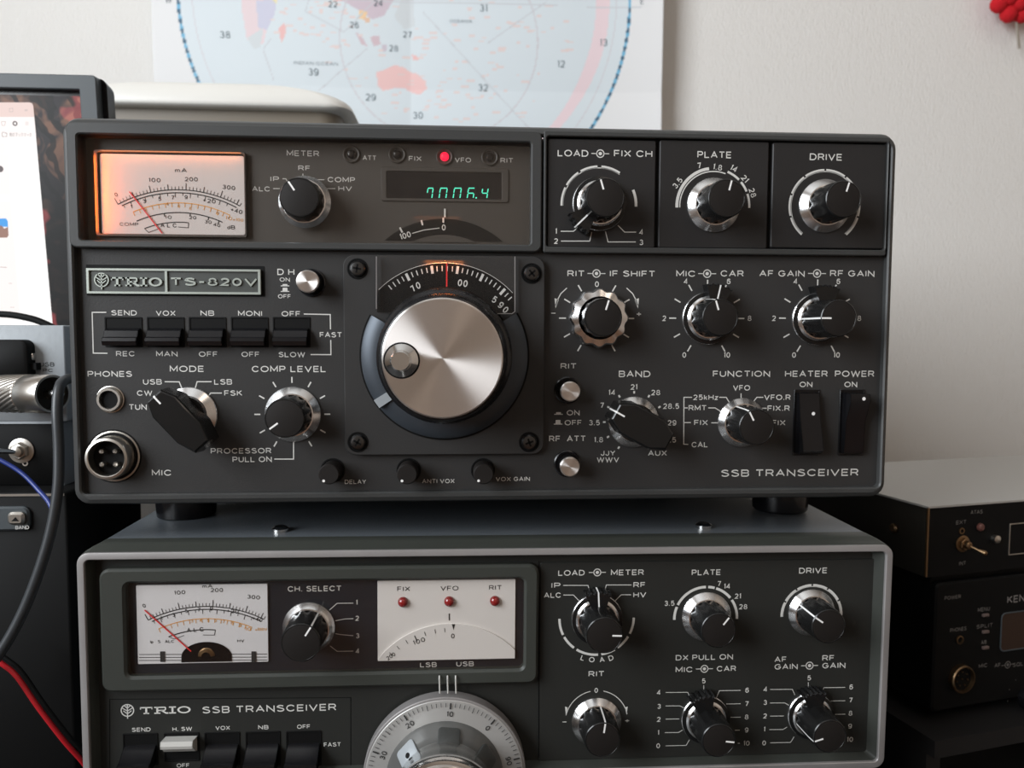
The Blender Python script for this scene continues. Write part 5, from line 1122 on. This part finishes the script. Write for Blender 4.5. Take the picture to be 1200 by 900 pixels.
# coaxial plug
Yx = 22; A = Vector(G.W(-45, 461, Yx + 26)); B = Vector(G.W(62, 461.5, Yx - 2)); d = (B - A)
qx = 8.1
def cyl(mb, A, d, prof, n=48, mod=None, caps=(True, True)):
    u = Vector((0, 0, 1)); dn = d.normalized(); v_ = dn.cross(u).normalized(); u = v_.cross(dn); L = []
    for tt, r_ in prof:
        L.append([A + d * tt + (u * cos(2 * PI * i / n) + v_ * sin(2 * PI * i / n)) * r_ * (mod(tt, 2 * PI * i / n) if mod else 1) for i in range(n)])
    mb.loft(L, *caps)
cx = empty('coaxial_plug', A); tag(cx, 'knurled silver coaxial plug lying across the left edge beside the top radio', 'plug')
D0 = Vector((0, 0, 0))
b = MB(); pr = [(.47, 7.0), (.49, qx)] + [(.49 + .27 * i / 60, qx) for i in range(1, 60)] + [(.76, qx), (.765, 7.6)]
cyl(b, D0, d, pr, 168, lambda tt, a: 1 + .05 * (abs(sin(a * 14 + tt * 42)) - .5) if .49 < tt < .76 else 1); b.build('knurled_collar', 'dull_metal', cx, angle=60)
b = MB(); cyl(b, D0, d, [(.76, 7.9), (.77, 8.2), (.985, 8.2), (1.0, 7.9), (1.0, 7.0), (.9, 6.8)], 64, None, (True, False)); b.build('sleeve', 'dull_metal', cx)
b = MB(); cyl(b, D0, d, [(.88, 6.9), (.90, 6.9)], 40); cyl(b, D0, d, [(0, 3), (.48, 3.2)], 24); b.build('insulator', 'darkside', cx)
b = MB(); cyl(b, D0, d, [(.9, 2.4), (1.06, 2.3), (1.09, 1.2)], 24); b.build('centre_pin', 'chrome2', cx)
# cables
def curve_pts(P_, n=14):
    out = []
    P_ = [Vector(p) for p in P_]; Q = [P_[0]] + P_ + [P_[-1]]
    for i in range(1, len(Q) - 2):
        for k in range(n):
            t_ = k / n; a, b_, c_, d_ = Q[i - 1], Q[i], Q[i + 1], Q[i + 2]
            out.append(.5 * ((2 * b_) + (c_ - a) * t_ + (2 * a - 5 * b_ + 4 * c_ - d_) * t_ ** 2 + (3 * b_ - a - 3 * c_ + d_) * t_ ** 3))
    out.append(P_[-1]); return out
def cable(name, label, cat, P_, r, m):
    pts = curve_pts(P_); o0 = pts[0]; b = MB(); b.tube([p - o0 for p in pts], r, 12); o = b.build(name, m, None, o0, angle=80); return tag(o, label, cat)
cable('cable', 'thick grey cable looping down past the silver coaxial plug', 'cable',
      [G.W(104, 462, 40), G.W(92, 447, 30), G.W(80, 444, 20), G.W(70, 453, 12), G.W(67, 480, 8), G.W(69, 530, 6), G.W(67, 580, 4), G.W(55, 640, 2), G.W(30, 710, 0), G.W(0, 765, -2), G.W(-40, 815, -4)], 2.1, 'cable')
cable('cable', 'thin blue wire crossing the black switch box', 'wire', [G.W(-30, 527, 24), G.W(0, 539, 23), G.W(25, 554, 22), G.W(45, 574, 19), G.W(60, 594, 14), G.W(60, 620, 12), G.W(52, 652, 9), G.W(30, 712, 7), G.W(0, 768, 5), G.W(-40, 818, 3)], .95, 'blue')
rw = [G.W(-10, 770, 10), G.W(4, 779, 10), G.W(20, 793, 10), G.W(45, 829, 10), G.W(75, 868, 12), G.W(97, 893, 15), G.W(120, 925, 20)]
cable('cable', 'red wire running down to the lower left corner of the silver-rimmed radio', 'wire', rw, 1.05, 'red')
cable('cable', 'black wire running alongside the red wire at the lower left', 'wire', [Vector(p) + Vector((1.5, 1.0, 1.4)) for p in rw], .9, 'matteblack')
cable('cable', 'black cable curving over the top of the blue-grey box in front of the screen', 'cable', [G.W(-60, 375, 95), G.W(-20, 369, 95), G.W(8, 368.5, 95), G.W(35, 373, 95), G.W(52, 379, 95), G.W(66, 386, 95)], 1.7, 'matteblack')

# ================================================================== equipment at the right
YT = 60; rz = rad(13)
c = G.W(1088, 593.5, YT); cbm = G.W(1091, 677, YT); h1 = c[2] - cbm[2]
tn_ = empty('antenna_tuner', (c[0], c[1], cbm[2]), (0, 0, rz)); tag(tn_, 'low metal box with grey top and black front at the right, on the black radio', 'box')
TF = Frame((c[0], c[1], cbm[2]), (0, 0, rz)); WT, DT = 210, 118
b = MB(); b.loft([[(x, y, z) for x, z in ((0, h1 - 1), (WT, h1 - 1), (WT, .2), (0, .2))] for y in (.6, DT)]); b.build('body', 'darkside', tn_, smooth=False)
b = MB(); b.box(-.4, WT, -.3, DT, h1 - 1.0, h1); b.build('cover', 'whitebox', tn_, label='pale grey cover')
b = MB(); b.box(0, WT, -.1, .6, 0, h1 - 1); b.build('front', 'matteblack', tn_)
b = MB(); b.box(-.5, .6, -.4, .6, .5, h1 - .8); b.build('corner_edge', 'brass', tn_)
b = MB(); n = 20; zz = TF.P(1077, 632, 20)[1]; b.loft([[(-x, 22 + r * cos(2 * PI * i / n), h1 * .55 + r * sin(2 * PI * i / n)) for i in range(n)] for r, x in ((2.6, 0), (2.6, .8), (1.6, 1.5))]); b.build('side_screw', 'brass', tn_)
def at_(fr, px, py, Y=0): a = fr.P(px, py, Y); return (a[0], Y, a[1])
b = MB(); b.lathe(0, 0, [(4.4, 0), (4.4, -.6), (3.9, -.8)], 28); b.lathe(0, 0, [(3.2, -.8), (3.2, -2.2), (2.8, -2.5)], 6); b.lathe(0, 0, [(2.1, -2), (2.0, -4.5), (1.4, -5)], 20); k = b.build('toggle_switch', 'brass', tn_, at_(TF, 1127.5, 637))
b = MB(); b.tube([(0, -4, 0), (2.6, -7, -1.6), (4.6, -9.5, -2.8), (5.2, -10.3, -3.1)], [.6, .7, 1.5, .9], 12); b.build('toggle_lever', 'brass', k)
b = MB(); b.lathe(0, 0, [(1.7, 0), (1.7, -.6), (1.0, -.6)], 20, cap1=False); b.build('keying_tab', 'brass', tn_, at_(TF, 1126.5, 622))
b = MB(); b.lathe(0, 0, [(2.1, 0), (2.0, -1.2), (1.2, -2.0)], 20); b.build('indicator_lamp', mat('dull_red_lens', (.13, .05, .04), .3), tn_, at_(TF, 1148, 617.5))
b = MB(); b.lathe(0, 0, [(2.1, 0), (2.1, -2.5), (1.2, -3)], 20); b.build('contact_post', 'dull_metal', tn_, at_(TF, 1164.5, 631))
b = MB(); r = TF.R(1182, 609, 1290, 645, 0); ring(b, r, (r[0] + .5, r[1] - .5, r[2] + .5, r[3] - .5), .3, .2, 0, -.6, .1); b.build('display_frame', 'dull_metal', tn_)
b = MB()
for s_, x, y, w_ in (('ATAS', 1144.5, 600, 14), ('EXT', 1126.5, 612, 12), ('INT', 1128, 660, 8)): TF.T(b, s_, x, y, w_, 3.6, -.2)
b.build('front_lettering', 'dimtext', tn_, smooth=False)
# black radio below
YKn = 66; c = G.W(1092, 690, YKn); zk = TF.loc[2] - .3; zk0 = G.W(1092, 832, YKn)[2]; hk = zk - zk0
kw = empty('radio_transceiver', (c[0], c[1], zk0), (0, 0, rz)); tag(kw, 'small black radio with round microphone socket and silver KENWOOD name at the right edge', 'radio')
KF = Frame((c[0], c[1], zk0), (0, 0, rz)); WK = 185
b = MB(); b.loft([[(p[0], y, p[2]) for p in rr(0, WK, 0, hk, 2, 0)] for y in (150, 1)]); b.build('housing', 'matteblack', kw)
b = MB(); b.loft([rr(0, WK, 0, hk - 4, 2.5, 1.2), rr(.0, WK, 0, hk - 4, 2.5, -2), rr(1, WK - 1, 1, hk - 5, 2, -3)]); b.build('front', 'matteblack', kw)
YY = -3.1; b = MB(); KF.T(b, 'KENWOOD', 1209, 699.5, 56, 6.5, YY); b.build('name_lettering', 'rim', kw, smooth=False)
b = MB()
for s_, x, y, w_ in (('POWER', 1116.5, 700, 19), ('PHONES', 1123, 737.5, 19), ('MENU', 1153, 714, 14), ('SPLIT', 1154, 733.5, 19), ('A/B', 1153, 752.5, 6), ('MIC', 1152, 780, 10), ('AF', 1169, 779.5, 7), ('SQL', 1193, 778.5, 12)): KF.T(b, s_, x, y, w_, 3.6, YY)
symbol(KF, b, 1181, 779, YY, .7)
b.build('front_lettering', 'dimtext', kw, smooth=False)
for x, y in ((1154, 720.5), (1154, 740), (1154, 758.5)):
    a = KF.P(x, y, -3); b = MB(); plate(b, a[0] - 2.1, a[0] + 2.1, a[1] - .8, a[1] + .8, .4, -2.9, -4.2, .3); b.build('button', mat('brown_grey_key', (.14, .10, .09), .5), kw)
r = KF.R(1172.5, 711, 1290, 755.5, -3); b = MB(); ring(b, r, (r[0] + .7, r[1] - .7, r[2] + .7, r[3] - .7), 3, 2.5, -2.8, -3.5, .2); kd = b.build('display_frame', 'monitor', kw)
b = MB(); plate(b, r[0] + .5, r[1] - .5, r[2] + .5, r[3] - .5, 2.5, -2.9, -3.1, .05); b.build('display', mat('brown_unlit_display', (.045, .026, .018), .25), kd)
b = MB(); b.lathe(0, 0, [(2.3, 0), (2.3, -.8), (1.7, -.9), (1.6, 0)], 24, cap1=False); k = b.build('headphone_socket', 'brass', kw, at_(KF, 1124, 749.5, -3)); b = MB(); b.lathe(0, 0, [(1.6, 0), (1.6, -.2)], 20); b.build('socket_bore', 'matteblack', k)
b = MB(); b.lathe(0, 0, [(7.4, 0), (7.4, -2.6), (7.0, -3.2), (6.5, -3.2), (6.3, -1)], 48, cap1=False); k = b.build('microphone_socket', 'brass', kw, at_(KF, 1124.5, 794, -3)); b = MB(); b.lathe(0, 0, [(6.4, 0), (6.4, -1.2)], 32); b.build('socket_insert', 'matteblack', k)
for i in range(8):
    a = 2 * PI * i / 7; rp_ = 3.7 if i < 7 else 0; b = MB(); b.lathe(rp_ * sin(a), rp_ * cos(a), [(.42, -1.1), (.4, -2)], 10); b.build('pin', 'brass', k)
b = MB(); b.lathe(0, 0, [(6.3, 0), (6.2, -9), (5.6, -10)], 48); k = b.build('volume_knob', 'black', kw, at_(KF, 1203, 817, -3)); b = MB(); b.ribbon([(-5.5, .5), (-3.6, .3)], .6, -10.05); b.build('pointer_line', 'white_line', k)
b = MB(); a = KF.P(1200, 815, -3.1)
for i in range(9): an = rad(-130 + i * 32); b.disc((a[0] + 11.5 * sin(an), a[1] + 11.5 * cos(an)), .28, -3.1, 8)
b.build('knob_dots', 'dimtext', kw, smooth=False)
# shelf under the black radio
zsf = zk0 - 6; sh = empty('riser_shelf', (c[0] - 8, c[1] - 20, DESK), (0, 0, rz)); tag(sh, 'low black riser shelf carrying the small black radio at the right', 'shelf')
hs = zsf - DESK
b = MB(); b.box(0, 260, 0, 180, hs - 9, hs); b.build('shelf_board', 'desk', sh)
for x in (0, 246): b = MB(); b.box(x, x + 9, 5, 175, 0, hs - 9); b.build('shelf_side', 'desk', sh)
for x in (20, 165):
    for y in (14, 120): b = MB(); b.box(x, x + 14, y, y + 14, -5.95, 0.3); b.build('foot', 'matteblack', kw)
